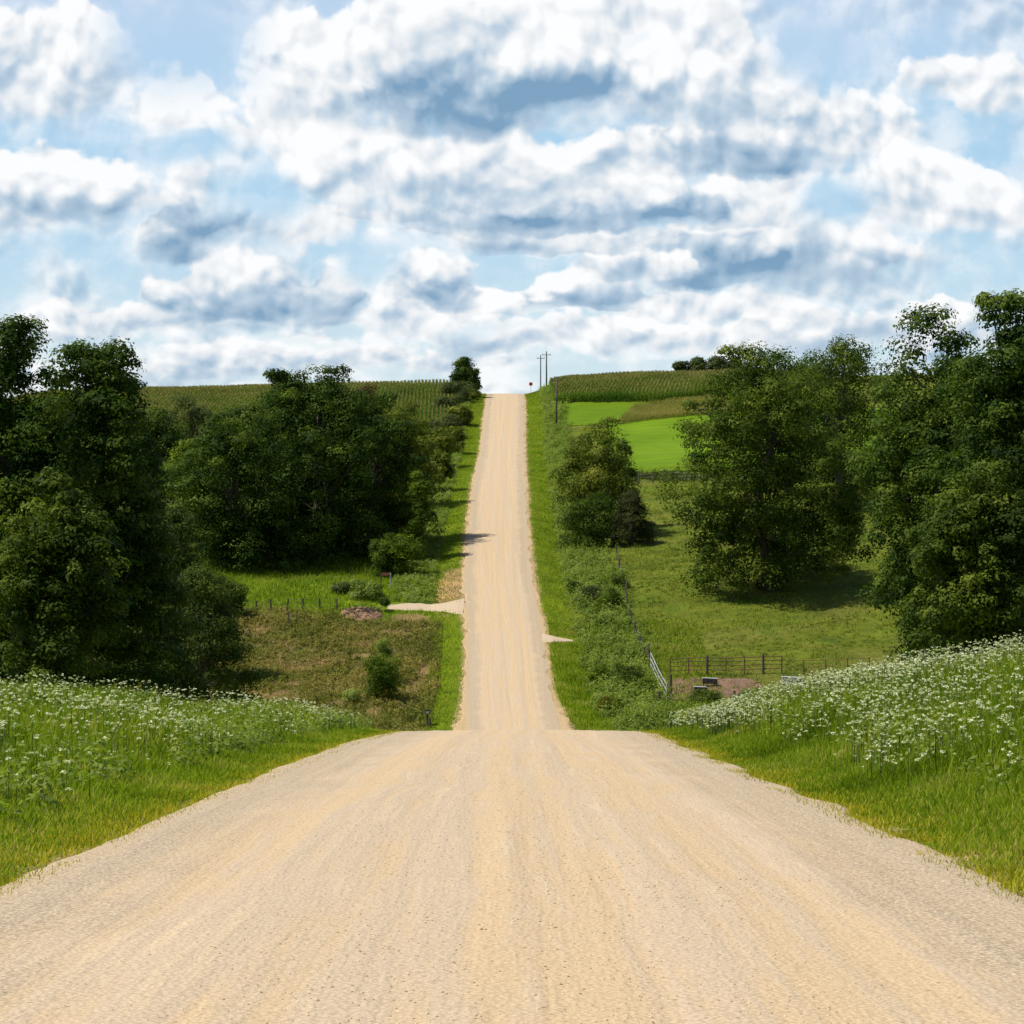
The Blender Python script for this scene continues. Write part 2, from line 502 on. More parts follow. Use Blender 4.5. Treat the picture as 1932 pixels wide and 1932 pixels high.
def ground_mat():
    m, g = new_mat('ground_cover')
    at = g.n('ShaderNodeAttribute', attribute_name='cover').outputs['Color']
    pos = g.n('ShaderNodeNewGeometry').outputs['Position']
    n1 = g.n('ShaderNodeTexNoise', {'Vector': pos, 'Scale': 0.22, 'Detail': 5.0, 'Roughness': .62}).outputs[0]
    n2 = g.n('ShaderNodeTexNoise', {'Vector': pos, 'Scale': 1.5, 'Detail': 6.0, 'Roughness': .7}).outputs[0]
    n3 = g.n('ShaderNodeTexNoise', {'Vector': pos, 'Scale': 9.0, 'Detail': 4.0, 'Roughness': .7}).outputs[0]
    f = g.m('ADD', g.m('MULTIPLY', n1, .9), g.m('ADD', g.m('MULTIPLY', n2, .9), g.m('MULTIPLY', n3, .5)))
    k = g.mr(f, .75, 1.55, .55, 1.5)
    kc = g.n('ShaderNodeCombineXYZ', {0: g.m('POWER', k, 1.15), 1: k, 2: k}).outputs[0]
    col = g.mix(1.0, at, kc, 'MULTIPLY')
    hgt = g.m('ADD', g.m('MULTIPLY', n2, 1.0), g.m('MULTIPLY', n3, .35))
    b = g.n('ShaderNodeBump', {'Height': hgt, 'Strength': .9, 'Distance': .35})
    p = g.n('ShaderNodeBsdfPrincipled', {'Base Color': col, 'Roughness': .95, 'Specular IOR Level': .1, 'Normal': b.outputs[0]})
    g.n('ShaderNodeOutputMaterial', {0: p.outputs[0]})
    return m


def road_mat():
    m, g = new_mat('gravel_road')
    at = g.n('ShaderNodeAttribute', attribute_name='lat').outputs['Fac']      # metres from the road's centre line
    pos = g.n('ShaderNodeNewGeometry').outputs['Position']
    sp = g.n('ShaderNodeSeparateXYZ', {0: pos})
    wob = g.n('ShaderNodeTexNoise', {'Vector': g.n('ShaderNodeCombineXYZ', {0: 0.0, 1: sp.outputs[1], 2: 0.0}).outputs[0], 'Scale': .06, 'Detail': 2.0}).outputs[0]
    lx = g.m('ADD', at, g.m('MULTIPLY', g.m('SUBTRACT', wob, .5), .9))
    v = g.n('ShaderNodeCombineXYZ', {0: lx, 1: g.m('MULTIPLY', sp.outputs[1], .012), 2: 0.0}).outputs[0]
    st = g.n('ShaderNodeTexNoise', {'Vector': v, 'Scale': 1.3, 'Detail': 4.0, 'Roughness': .6}).outputs[0]
    v2 = g.n('ShaderNodeCombineXYZ', {0: lx, 1: g.m('MULTIPLY', sp.outputs[1], .05), 2: 3.0}).outputs[0]
    st2 = g.n('ShaderNodeTexNoise', {'Vector': v2, 'Scale': 4.5, 'Detail': 3.0, 'Roughness': .6}).outputs[0]
    big = g.n('ShaderNodeTexNoise', {'Vector': pos, 'Scale': .35, 'Detail': 4.0}).outputs[0]
    gr = g.n('ShaderNodeTexNoise', {'Vector': pos, 'Scale': 42.0, 'Detail': 3.0, 'Roughness': .8}).outputs[0]
    gr2 = g.n('ShaderNodeTexVoronoi', {'Vector': pos, 'Scale': 26.0})
    tan = (.635, .47, .285); grey = (.595, .465, .322); pale = (.70, .54, .345)
    f = g.mr(g.m('ADD', g.m('MULTIPLY', st, 1.0), g.m('MULTIPLY', g.m('SUBTRACT', st2, .5), .6)), .40, .60)
    col = g.mix(f, tan, grey)
    col = g.mix(g.m('MULTIPLY', g.mr(st2, .55, .72), .6), col, pale)
    side = g.mr(g.m('ABSOLUTE', g.m('ADD', lx, g.m('MULTIPLY', g.m('SUBTRACT', big, .5), 1.6))), 2.3, 3.4)
    col = g.mix(g.m('MULTIPLY', side, .7), col, (.55, .44, .305))
    rim = g.mr(g.m('ABSOLUTE', at), 3.7, 4.3)
    col = g.mix(g.m('MULTIPLY', rim, g.mr(sp.outputs[1], 120, 200, .25, .75)), col, (.62, .44, .22))
    k = g.mr(g.m('ADD', g.m('MULTIPLY', gr, .8), g.m('MULTIPLY', gr2.outputs['Distance'], .35)), .3, .75, 1.34, .58)
    amt = g.mr(side, 0, 1, .45, 1.0)
    kk = g.m('ADD', 1.0, g.m('MULTIPLY', g.m('SUBTRACT', k, 1.0), amt))
    col = g.mix(1.0, col, g.n('ShaderNodeCombineXYZ', {0: kk, 1: kk, 2: kk}).outputs[0], 'MULTIPLY')
    speck = g.n('ShaderNodeTexVoronoi', {'Vector': pos, 'Scale': 9.0})
    sk = g.m('MULTIPLY', g.m('LESS_THAN', speck.outputs['Distance'], .13), g.m('GREATER_THAN', g.n('ShaderNodeSeparateColor', {0: speck.outputs['Color']}).outputs[0], .8))
    col = g.mix(g.m('MULTIPLY', sk, .65), col, (.16, .11, .07))
    hgt = g.m('ADD', g.m('ADD', g.m('MULTIPLY', gr, .25), g.m('MULTIPLY', st, 2.2)), g.m('ADD', g.m('MULTIPLY', st2, .9), g.m('MULTIPLY', gr2.outputs['Distance'], -.35)))
    b = g.n('ShaderNodeBump', {'Height': hgt, 'Strength': .55, 'Distance': .05})
    p = g.n('ShaderNodeBsdfPrincipled', {'Base Color': col, 'Roughness': .95, 'Specular IOR Level': .15, 'Normal': b.outputs[0]})
    g.n('ShaderNodeOutputMaterial', {0: p.outputs[0]})
    return m


M['ground'] = ground_mat()
M['road'] = road_mat()


# ------------------------------------------------------------------ ground
def inpoly(x, y, poly):
    x = np.asarray(x); y = np.asarray(y)
    r = np.zeros(x.shape, bool)
    n = len(poly)
    for i in range(n):
        x1, y1 = poly[i]; x2, y2 = poly[(i + 1) % n]
        if y1 == y2: continue
        c = ((y1 > y) != (y2 > y)) & (x < (x2 - x1) * (y - y1) / (y2 - y1) + x1)
        r ^= c
    return r


def sm(a, b, v):
    t = np.clip((v - a) / (b - a), 0, 1)
    return t * t * (3 - 2 * t)


DRIVE_L = [hit(730, 1147), hit(790, 1146), hit(835, 1146), hit(875, 1146)]
DRIVE_R = [hit(1015, 1204), hit(1045, 1206), hit(1062, 1208), hit(1082, 1210)]


SOIL = []
for _p in ((530, 1320, 45, 16), (600, 1345, 30, 10), (640, 1330, 20, 8), (700, 1345, 22, 8), (560, 1265, 30, 8), (690, 1237, 22, 5), (800, 1265, 14, 22),
           (500, 1190, 30, 5), (620, 1250, 30, 7), (690, 1160, 50, 6), (770, 1165, 40, 6), (780, 1300, 14, 14), (560, 1290, 26, 6), (640, 1200, 26, 4), (740, 1195, 30, 4)):
    _a = hit(_p[0], _p[1], 205); _b = hit(_p[0], _p[1] - _p[3], 205); _c = hit(_p[0], _p[1] + _p[3], 205)
    SOIL.append((_a[0], _a[1], _p[2] * _a[1] / F, max(abs(_b[1] - _c[1]) / 2, 1.5)))


def soil(x, y):
    n = fbm(x / 1.8, y / 3, 12)
    m = np.zeros(np.shape(x))
    for cx, cy, w, l in SOIL:
        m = np.maximum(m, sm(1.15, .6, np.hypot((x - cx) / w, (y - cy) / l) + (n - .5) * 1.3))
    return m


def cover(x, y):
    """the colour of what grows or lies on the ground"""
    xr = x - cen(y); a = np.abs(xr) - hw(y)
    n1 = fbm(x / 9, y / 9, 11); n2 = fbm(x / 3, y / 3, 12); n3 = fbm(x / 25, y / 25, 14)
    c = np.zeros(x.shape + (3,)) + np.array((.135, .165, .016))

    def put(mask, col):
        mk = np.clip(mask, 0, 1)[..., None]
        c[...] = c * (1 - mk) + np.array(col) * mk
    # pasture on the right: olive patches
    put((x > 0) * (y > 190) * sm(.45, .62, n1) * .8, (.155, .165, .028))
    put((x > 0) * (y > 190) * sm(.55, .7, n2) * .6, (.09, .15, .014))
    # meadow on the left
    put((x < 0) * sm(255, 262, y) * sm(330, 300, y) * .9, (.145, .22, .012))
    # rough brushy ground on the left
    rb = (xr < -7) * sm(196, 206, y) * sm(266, 262, y)
    put(rb, (.15, .14, .035))
    put(rb * sm(.48, .60, n2), (.21, .15, .07))
    put(rb * sm(.50, .62, n1) * sm(.6, .4, n2), (.12, .15, .03))
    # bare earth
    put(soil(x, y) * .8, (.33, .21, .10))
    # verge: mown strip beside the road
    wd = 2.6 + 1.2 * n1
    put(sm(wd + .8, wd, a) * (a > -1), (.145, .205, .008))
    # sandy rim
    put(sm(.55, .1, a + (n2 - .5) * .8), (.46, .34, .16))
    put(sm(1.0, .3, a + (n2 - .5) * .9) * (y < 90) * .55, (.30, .25, .04))
    # eroded bank by the left drive
    q = np.hypot((x - X_at(845, 276)) / 1.6, (y - 279) / 11)
    put(sm(1.3, .7, q + (n2 - .5)), (.48, .30, .15))
    # beneath the grove, much darker green ground
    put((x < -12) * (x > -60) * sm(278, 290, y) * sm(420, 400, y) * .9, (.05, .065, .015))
    # far fields
    put((y > 545) * 1.0, (.10, .15, .02))
    # band under the hedge
    return c


def build_ground():
    ys = np.concatenate([np.linspace(-60, 8, 20)[:-1], np.linspace(8, 100, 260)[:-1], np.linspace(100, 196, 60)[:-1],
                         np.linspace(196, 560, 560)[:-1], np.linspace(560, 900, 40)[:-1], np.geomspace(900, 9000, 20)])
    xs = np.concatenate([-np.geomspace(90, 5000, 22)[::-1], np.linspace(-90, -16, 130)[1:], np.linspace(-16, 16, 130)[1:-1], np.linspace(16, 90, 130), np.geomspace(90, 5000, 22)[1:]])
    Xg, Yg = np.meshgrid(xs, ys)
    Z = ground(Xg, Yg)
    a = np.abs(Xg - cen(Yg)) - hw(Yg)
    Z = Z - 0.16 * sm(-.15, -.55, a)
    V = np.stack([Xg, Yg, Z], -1).reshape(-1, 3)
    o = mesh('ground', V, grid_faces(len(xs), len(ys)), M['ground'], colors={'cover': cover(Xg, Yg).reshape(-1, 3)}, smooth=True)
    tag(o, 'green hilly farmland on both sides of the gravel road', 'ground', kind='structure')


build_ground()


def rut_h(lat, y):
    return (fbm(lat * 1.2 + 40, y / 60, 41, 3) - .5) * .06 + (fbm(lat * 3.4 + 9, y / 22, 43, 3) - .5) * .035


def build_road():
    ys = np.concatenate([np.linspace(-40, 8, 20)[:-1], np.linspace(8, 100, 500)[:-1], np.linspace(100, 196, 80)[:-1], np.linspace(196, 640, 700)])
    t = np.linspace(-1, 1, 161)
    T, Yg = np.meshgrid(t, ys)
    L = xL(Yg) - .28; Rr = xR(Yg) + .28
    sc = np.clip(Yg / 120, .5, 1.6)
    L = L + (fbm(Yg / 2.6, Yg * 0 + 1, 31, 4) - .5) * .9 * sc
    Rr = Rr + (fbm(Yg / 2.6, Yg * 0 + 7, 37, 4) - .5) * .9 * sc
    X = L + (Rr - L) * (T + 1) / 2
    lat = X - cen(Yg)
    base = prof(Yg)
    crown = .10 * (1 - T * T)
    rut = rut_h(lat, Yg)
    e = sm(.9, 1.0, np.abs(T))
    Z = base + .035 + crown + rut * (1 - e) - e * .16
    o = mesh('road', np.stack([X, Yg, Z], -1).reshape(-1, 3), grid_faces(161, len(ys)), M['road'], attrs={'lat': lat.ravel()}, smooth=True)
    tag(o, 'pale tan gravel road running straight over the valley and up the far hill', 'road', kind='structure')


build_road()


def build_drive(name, pts, wids, label):
    pts = np.array(pts, float)
    n = 60
    d = np.linspace(0, len(pts) - 1, n)
    cx = np.interp(d, range(len(pts)), pts[:, 0]); cy = np.interp(d, range(len(pts)), pts[:, 1])
    w = np.interp(d, range(len(pts)), wids)
    t = np.linspace(-1, 1, 21)
    T, D = np.meshgrid(t, d)
    CX = np.interp(D, range(len(pts)), pts[:, 0]); CY = np.interp(D, range(len(pts)), pts[:, 1])
    Wd = np.interp(D, range(len(pts)), wids) * (1 + (fbm(D * 3, T, 51) - .5) * .5)
    Y = CY + T * Wd
    X = CX + (fbm(Y, CX, 53) - .5) * .8
    e = sm(.75, 1.0, np.abs(T))
    Z = ground(X, Y) + .07 - e * .25
    inside = sm(-.2, -1.0, np.abs(X - cen(Y)) - hw(Y))
    Z = Z - inside * .3
    o = mesh(name, np.stack([X, Y, Z], -1).reshape(-1, 3), grid_faces(21, n), M['road'], attrs={'lat': np.full(X.size, 1.2)}, smooth=True)
    tag(o, label, 'track', kind='structure')


build_drive('farm_track', DRIVE_L, [1.0, 1.6, 1.9, 4.5], 'narrow sandy farm track leaving the road to the left beside the brush pile')
build_drive('field_entrance', DRIVE_R, [2.8, 1.6, 1.1, .3], 'short sandy field entrance leaving the road to the right')


# ------------------------------------------------------------------ fields
def px_poly(lst, dmin=200):
    return [hit(px, py, dmin) for px, py in lst]


def flat_mat(name, c1, c2, sc=.6):
    m, g = new_mat(name)
    pos = g.n('ShaderNodeNewGeometry').outputs['Position']
    n1 = g.n('ShaderNodeTexNoise', {'Vector': pos, 'Scale': sc * .15, 'Detail': 3.0}).outputs[0]
    n2 = g.n('ShaderNodeTexNoise', {'Vector': pos, 'Scale': sc * 4, 'Detail': 5.0, 'Roughness': .7}).outputs[0]
    ml = g.n('ShaderNodeMapping', {0: pos, 'Rotation': (0, 0, .5), 'Scale': (.05, .9, .05)}).outputs[0]
    n3 = g.n('ShaderNodeTexNoise', {'Vector': ml, 'Scale': 1.0, 'Detail': 3.0}).outputs[0]
    f = g.mr(g.m('ADD', g.m('MULTIPLY', n3, .8), g.m('ADD', n1, g.m('MULTIPLY', n2, .8))), 1.0, 1.6)
    col = g.mix(f, c1, c2)
    b = g.n('ShaderNodeBump', {'Height': n2, 'Strength': .6, 'Distance': .2})
    p = g.n('ShaderNodeBsdfPrincipled', {'Base Color': col, 'Roughness': .95, 'Specular IOR Level': .1, 'Normal': b.outputs[0]})
    g.n('ShaderNodeOutputMaterial', {0: p.outputs[0]})
    return m


def patch(name, poly, mat, label, dz=.12, step=1.0, kind='structure', cat='field'):
    xs = [p[0] for p in poly]; ys = [p[1] for p in poly]
    gx = np.arange(min(xs) - step, max(xs) + step, step); gy = np.arange(min(ys) - step, max(ys) + step, step)
    Xg, Yg = np.meshgrid(gx, gy)
    Z = ground(Xg, Yg) + dz
    f = grid_faces(len(gx), len(gy))
    cx = Xg.ravel()[f].mean(1); cy = Yg.ravel()[f].mean(1)
    f = f[inpoly(cx + (fbm(cx, cy, 9) - .5) * step, cy, poly)]
    used, inv = np.unique(f, return_inverse=True)
    V = np.stack([Xg, Yg, Z], -1).reshape(-1, 3)[used]
    o = mesh(name, V, inv.reshape(f.shape), mat, smooth=True)
    return tag(o, label, cat, kind=kind)


HAY = flat_mat('hay_green', (.10, .19, .005), (.16, .265, .008))
HAY2 = flat_mat('hay_green_darker', (.095, .175, .004), (.13, .215, .006))
p_up = px_poly([(1052, 806), (1054, 764), (1245, 761), (1200, 768), (1160, 803)])
p_lo = px_poly([(1128, 812), (1160, 803), (1330, 783), (1420, 776), (1720, 770), (1720, 885), (1330, 888), (1190, 893), (1150, 860)])
patch('hay_field', p_up, HAY2, 'small bright green hay field below the tall corn on the right hill')
patch('hay_field', p_lo, HAY, 'large vivid green hay field behind the right oaks')
p_mud = px_poly([(1258, 1322), (1262, 1283), (1340, 1281), (1420, 1284), (1436, 1296), (1400, 1322)], 205)
patch('mud', p_mud, M['mud'], 'churned brown mud inside the cattle pen', dz=.1, step=.5, cat='mud')


def leaves(c, nrm, size, asp, rng, droop=0.0):
    """rhombic leaf faces: centres c, normals nrm"""
    n = len(c)
    nrm = nrm / (np.linalg.norm(nrm, axis=1, keepdims=True) + 1e-9)
    r = rng.normal(size=(n, 3)); r[:, 2] -= droop
    t = np.cross(nrm, r); t /= (np.linalg.norm(t, axis=1, keepdims=True) + 1e-9)
    s = np.cross(nrm, t)
    a = (size * rng.uniform(.6, 1.3, n))[:, None] * .5
    b = a * asp
    V = np.stack([c - t * a, c + s * b, c + t * a * 1.1, c - s * b], 1).reshape(-1, 3)
    Fq = np.arange(4 * n).reshape(n, 4)
    return V, Fq


def blades(p, h, w, rng, lean=.35, segs=1):
    """upright tapering blades from ground points p"""
    n = len(p)
    an = rng.uniform(0, 2 * math.pi, n)
    s = np.stack([np.cos(an), np.sin(an), 0 * an], 1) * (w * .5)[:, None] if hasattr(w, '__len__') else np.stack([np.cos(an), np.sin(an), 0 * an], 1) * w * .5
    la = rng.uniform(0, 2 * math.pi, n); lv = np.stack([np.cos(la), np.sin(la), 0 * la], 1) * (h * lean * rng.uniform(.2, 1, n))[:, None]
    up = np.zeros((n, 3)); up[:, 2] = h
    top = p + up + lv
    if segs == 1:
        V = np.stack([p - s, p + s, top + s * .15, top - s * .15], 1).reshape(-1, 3)
        return V, np.arange(4 * n).reshape(n, 4)
    mid = p + up * .55 + lv * .3
    V = np.stack([p - s, p + s, mid + s * .8, mid - s * .8, top + s * .1, top - s * .1], 1).reshape(-1, 3)
    b = np.arange(n)[:, None] * 6
    return V, np.concatenate([b + [0, 1, 2, 3], b + [3, 2, 4, 5]], 0)


def corn(name, poly, label, H=2.35, row_dir=0.0, plant=.34, row=.8, mat=None, seed=1, tassel=True, dens=8, kind='stuff'):
    r = np.random.default_rng(seed)
    poly = np.array(poly)
    c, s = math.cos(row_dir), math.sin(row_dir)
    cx, cy = poly.mean(0)
    ext = np.hypot(*(poly - [cx, cy]).T).max()
    a = np.arange(-ext, ext, row); b = np.arange(-ext, ext, plant)
    A, B = np.meshgrid(a, b)
    A = A + r.normal(0, .05, A.shape); B = B + r.uniform(-.1, .1, B.shape)
    X = (cx + A * c - B * s).ravel(); Y = (cy + A * s + B * c).ravel()
    k = inpoly(X, Y, poly); X = X[k]; Y = Y[k]
    n = len(X)
    Z = ground(X, Y) - .03
    h = H * r.uniform(.9, 1.08, n) * (1 + (fbm(X / 9, Y / 9, 61) - .5) * .15)
    P = np.stack([X, Y, Z], 1)
    Vs, Fs, At = [], [], []; off = 0
    V, Fq = blades(P, h, .07, r, .03)
    Vs.append(V); Fs.append(Fq); At.append(np.full(len(V), .3)); off += len(V)
    for q in range(dens):
        f = (q + r.uniform(0, 1, n)) / dens
        an = r.uniform(0, 2 * math.pi, n)
        d = np.stack([np.cos(an), np.sin(an), 0 * an], 1)
        L = (.75 - .35 * np.abs(f - .45))[:, None] * (H / 2.35)
        b0 = P + np.stack([0 * h, 0 * h, h * (.12 + .78 * f)], 1)
        m1 = b0 + d * L * .5 + np.array([0, 0, .28]) * L
        t1 = b0 + d * L + np.array([0, 0, -.12]) * L
        sd_ = np.stack([-d[:, 1], d[:, 0], 0 * an], 1) * .055
        V = np.stack([b0 - sd_, b0 + sd_, m1 + sd_, m1 - sd_, t1 + sd_ * .2, t1 - sd_ * .2], 1).reshape(-1, 3)
        bb = np.arange(n)[:, None] * 6 + off
        Vs.append(V); Fs.append(np.concatenate([bb + [0, 1, 2, 3], bb + [3, 2, 4, 5]], 0))
        At.append(np.repeat(np.clip(r.uniform(0, 1, n) * .6 + .4 * f, 0, 1), 6)); off += len(V)
    o = mesh(name, np.concatenate(Vs), np.concatenate(Fs), mat or M['corn'], attrs={'rnd': np.concatenate(At)})
    tag(o, label, 'corn' if tassel else 'crop', kind=kind)
    if tassel:
        V, Fq = [], []; off = 0
        for q in range(3):
            v, f_ = blades(P + np.stack([0 * h, 0 * h, h * .93], 1), h * .17, .16, r, .9)
            V.append(v); Fq.append(f_ + off); off += len(v)
        V = np.concatenate(V)
        ob = mesh('tassels', V, np.concatenate(Fq), M['tassel'], parent=o, attrs={'rnd': r.uniform(0, 1, len(V) // 4).repeat(4)})
    return o


# left hill corn, right hill corn, lower olive crop strip
cl = [(X_at(300, 462) - 30, 462), (X_at(560, 452), 452), (X_at(838, 448), 452), (X_at(855, 505), 505), (X_at(858, 556), 556), (-100, 560), (-112, 500)]
corn('corn_field', cl, 'tall green corn rows covering the left hilltop behind the grove', row_dir=0.03, seed=3)
f1 = [hit(1046, 764), hit(1240, 762), hit(1300, 757), hit(1345, 746), hit(1500, 742)]
cr = f1 + [(X_at(1560, 560), 565), (X_at(1300, 560), 565), (X_at(1036, 560), 560)]
corn('corn_field', cr, 'tall tasselled corn on the right hilltop above the bright hay field', row_dir=-0.12, seed=4)
p_ol = px_poly([(1166, 804), (1330, 785), (1420, 778), (1440, 748), (1330, 754), (1240, 764), (1196, 769)])
corn('crop_strip', p_ol, 'olive strip of shorter crop between the two green hay fields', H=1.25, row=.6, plant=.35, mat=M['oliv_crop'], tassel=False, dens=6, seed=5, row_dir=1.2)


# ------------------------------------------------------------------ scattered ground cover
def scatter(n, x0, x1, y0, y1, r, dens=None):
    X = r.uniform(x0, x1, n); Y = r.uniform(y0, y1, n)
    if dens is not None:
        k = r.uniform(0, 1, n) < dens(X, Y)
        X = X[k]; Y = Y[k]
    return X, Y


def side_scatter(n, side, a0, a1, y0, y1, r, ypow=1.0):
    Y = y0 + (y1 - y0) * r.uniform(0, 1, n) ** ypow
    a = r.uniform(a0, a1, n)
    X = np.where(side > 0, xR(Y) + a, xL(Y) - a)
    return X, Y, a


def stuff(name, parts, mat, label, cat):
    V = np.concatenate([p[0] for p in parts]); off = 0; Fs = []
    for p in parts:
        Fs.append(p[1] + off); off += len(p[0])
    o = mesh(name, V, np.concatenate(Fs), mat, attrs={'rnd': np.concatenate([p[2] for p in parts])})
    return tag(o, label, cat, kind='stuff')


def bl(X, Y, h, w, r, lean=.4, segs=1, lo=0.0, hi=1.0, sink=.03):
    P = np.stack([X, Y, ground(X, Y) - sink], 1)
    V, Fq = blades(P, h, w, r, lean, segs)
    return V, Fq, r.uniform(lo, hi, len(X)).repeat(4 if segs == 1 else 6)


def near_verge(side, label, seed):
    r = np.random.default_rng(seed)
    parts = []
    ymax = 96
    # mown, dense
    X, Y, a = side_scatter(150000, side, -.25, 4.5, 15, ymax, r, 1.35)
    k = r.uniform(0, 1, len(X)) < np.clip((a + .55 + (fbm(X / .8, Y / .8, seed) - .5) * 1.6) * 1.3, 0, 1)
    X, Y, a = X[k], Y[k], a[k]
    h = np.clip(.07 + .10 * a, .05, .45) * r.uniform(.6, 1.3, len(X)) * (1 + (fbm(X / 1.5, Y / 1.5, 5) - .5))
    parts.append(bl(X, Y, h, .018 + .0003 * Y, r, .6, 2))
    # tall
    X, Y, a = side_scatter(150000, side, 1.1, 15, 22, ymax, r, 1.0)
    k = (a < .24 * Y + 1) & (r.uniform(0, 1, len(X)) < sm(1.2, 2.6, a + (fbm(X / 2.5, Y / 4, 77) - .5) * 1.5))
    X, Y, a = X[k], Y[k], a[k]
    h = r.uniform(.35, .85, len(X)) * (1 + (fbm(X / 2, Y / 2, 6) - .5) * 1.0) * sm(.3, 3, a)
    h = np.maximum(h, .15)
    parts.append(bl(X, Y, h, .02 + .0004 * Y, r, .45, 2))
    stuff('verge_grass', parts, M['grass'], label, 'grass')
    # yellow-green fringe at the gravel's edge
    X, Y, a = side_scatter(40000, side, -.5, 1.3, 15, ymax, r, 1.2)
    k = fbm(X / .9, Y / 1.4, seed + 3) > .40
    X, Y, a = X[k], Y[k], a[k]
    P = bl(X, Y, r.uniform(.04, .14, len(X)), .02 + .0003 * Y, r, .9)
    stuff('edge_grass', [P], M['edge'], ('yellowish short grass creeping over the gravel edge on the ' + ('right' if side > 0 else 'left')), 'grass')


near_verge(-1, 'lush green grass on the near left verge', 21)
near_verge(1, 'lush green grass on the near right verge', 22)


def leafy(X, Y, hgt, rad, nl, size, r, asp=.55, lo=0, hi=1):
    """low leafy mounds: nl leaves in each"""
    n = len(X)
    Z = ground(X, Y)
    u = r.normal(size=(n, nl, 3)); u /= np.linalg.norm(u, axis=2, keepdims=True)
    u[..., 2] = np.abs(u[..., 2])
    q = r.uniform(.35, 1, (n, nl, 1)) ** .6
    rad = np.broadcast_to(rad, (n,)); hgt = np.broadcast_to(hgt, (n,))
    P = u * q * np.stack([rad, rad, hgt], 1)[:, None, :]
    P = P + np.stack([X, Y, Z], 1)[:, None, :]
    N = u + r.normal(0, .45, u.shape); N[..., 2] += .35
    V, Fq = leaves(P.reshape(-1, 3), N.reshape(-1, 3), size, asp, r)
    tone = np.clip(r.uniform(lo, hi, n)[:, None] * .6 + r.uniform(0, .4, (n, nl)), 0, 1).ravel()
    return V, Fq, tone.repeat(4)


def near_weeds(side, seed, y0, y1, n, a0, a1, label):
    r = np.random.default_rng(seed)
    X, Y, a = side_scatter(n, side, a0, a1, y0, y1, r)
    k = (a < .24 * Y + 1) & (r.uniform(0, 1, len(X)) < .15 + .85 * (fbm(X / 2.4, Y / 3, 8) > .5))
    X, Y = X[k], Y[k]
    stuff('weeds', [leafy(X, Y, r.uniform(.3, 1.05, len(X)), r.uniform(.14, .42, len(X)), 34, .11, r)], M['weed'], label, 'weeds')


near_weeds(-1, 31, 26, 92, 6500, 1.3, 15, 'broad leafy weeds in the tall grass of the left verge')
near_weeds(1, 32, 26, 92, 3600, 1.8, 16, 'broad leafy weeds in the tall grass of the right verge')


def flowers(side, seed, n, a0, a1, y0, y1, label, dens):
    r = np.random.default_rng(seed)
    X, Y, a = side_scatter(n, side, a0, a1, y0, y1, r)
    k = (a < .24 * Y + 1) & (r.uniform(0, 1, len(X)) < dens(X, Y, a))
    X, Y, a = X[k], Y[k], a[k]
    n = len(X)
    h = r.uniform(.35, 1.15, n) * np.clip(.5 + .14 * a, .5, 1.0)
    Z = ground(X, Y)
    P = np.stack([X, Y, Z], 1)
    V, Fq = blades(P, h * 1.0, .012 + .0002 * Y, r, .02)
    m = 9
    rad = r.uniform(.016, .048, n)
    an = r.uniform(0, 2 * math.pi, (n, m)); q = np.sqrt(r.uniform(0, 1, (n, m)))
    C = np.stack([np.cos(an) * q * rad[:, None], np.sin(an) * q * rad[:, None], (1 - q * q) * .02 + r.uniform(-.01, .012, (n, m))], -1)
    C = C + (P + np.stack([0 * h, 0 * h, h], 1))[:, None, :]
    N = r.normal(0, .45, C.shape); N[..., 2] += 1
    V2, F2 = leaves(C.reshape(-1, 3), N.reshape(-1, 3), rad.repeat(m) * 1.1, .85, r)
    o = mesh('wildflowers', V2, F2, M['lace'], attrs={'rnd': r.uniform(0, 1, len(V2) // 4).repeat(4)})
    tag(o, label, 'wildflowers', kind='stuff')
    mesh('stem', V, Fq, M['stem'], parent=o)


flowers(1, 41, 38000, 1.0, 17, 30, 90, 'white lacy wildflowers thick on the right bank above the road',
        lambda X, Y, a: sm(1.2, 2.6, a + (fbm(X / 2, Y / 2, 44) - .5) * 3.0) * np.clip(3.6 * fbm(X / 1.1, Y / 2, 45) - 1.35, .06, .8) + (Y > 62) * .35 * (a > .9))
flowers(-1, 42, 34000, 1.0, 15, 28, 88, 'white lacy wildflowers among the tall weeds on the left bank',
        lambda X, Y, a: sm(1.1, 2.4, a + (fbm(X / 2, Y / 2, 47) - .5) * 2) * np.clip(4.5 * fbm(X / 1.6, Y / 3.0, 46) - 1.95, .03, 1) * .8)


def off_track(X, Y):
    d = np.full(np.shape(X), 99.0)
    for pts in (DRIVE_L, DRIVE_R):
        for (ax, ay), (bx, by) in zip(pts[:-1], pts[1:]):
            L2 = (bx - ax) ** 2 + (by - ay) ** 2
            t = np.clip(((X - ax) * (bx - ax) + (Y - ay) * (by - ay)) / L2, 0, 1)
            d = np.minimum(d, np.hypot(X - ax - t * (bx - ax), (Y - ay - t * (by - ay)) / 1.6))
    # nothing tall right in front of them either
    return d > 1.15


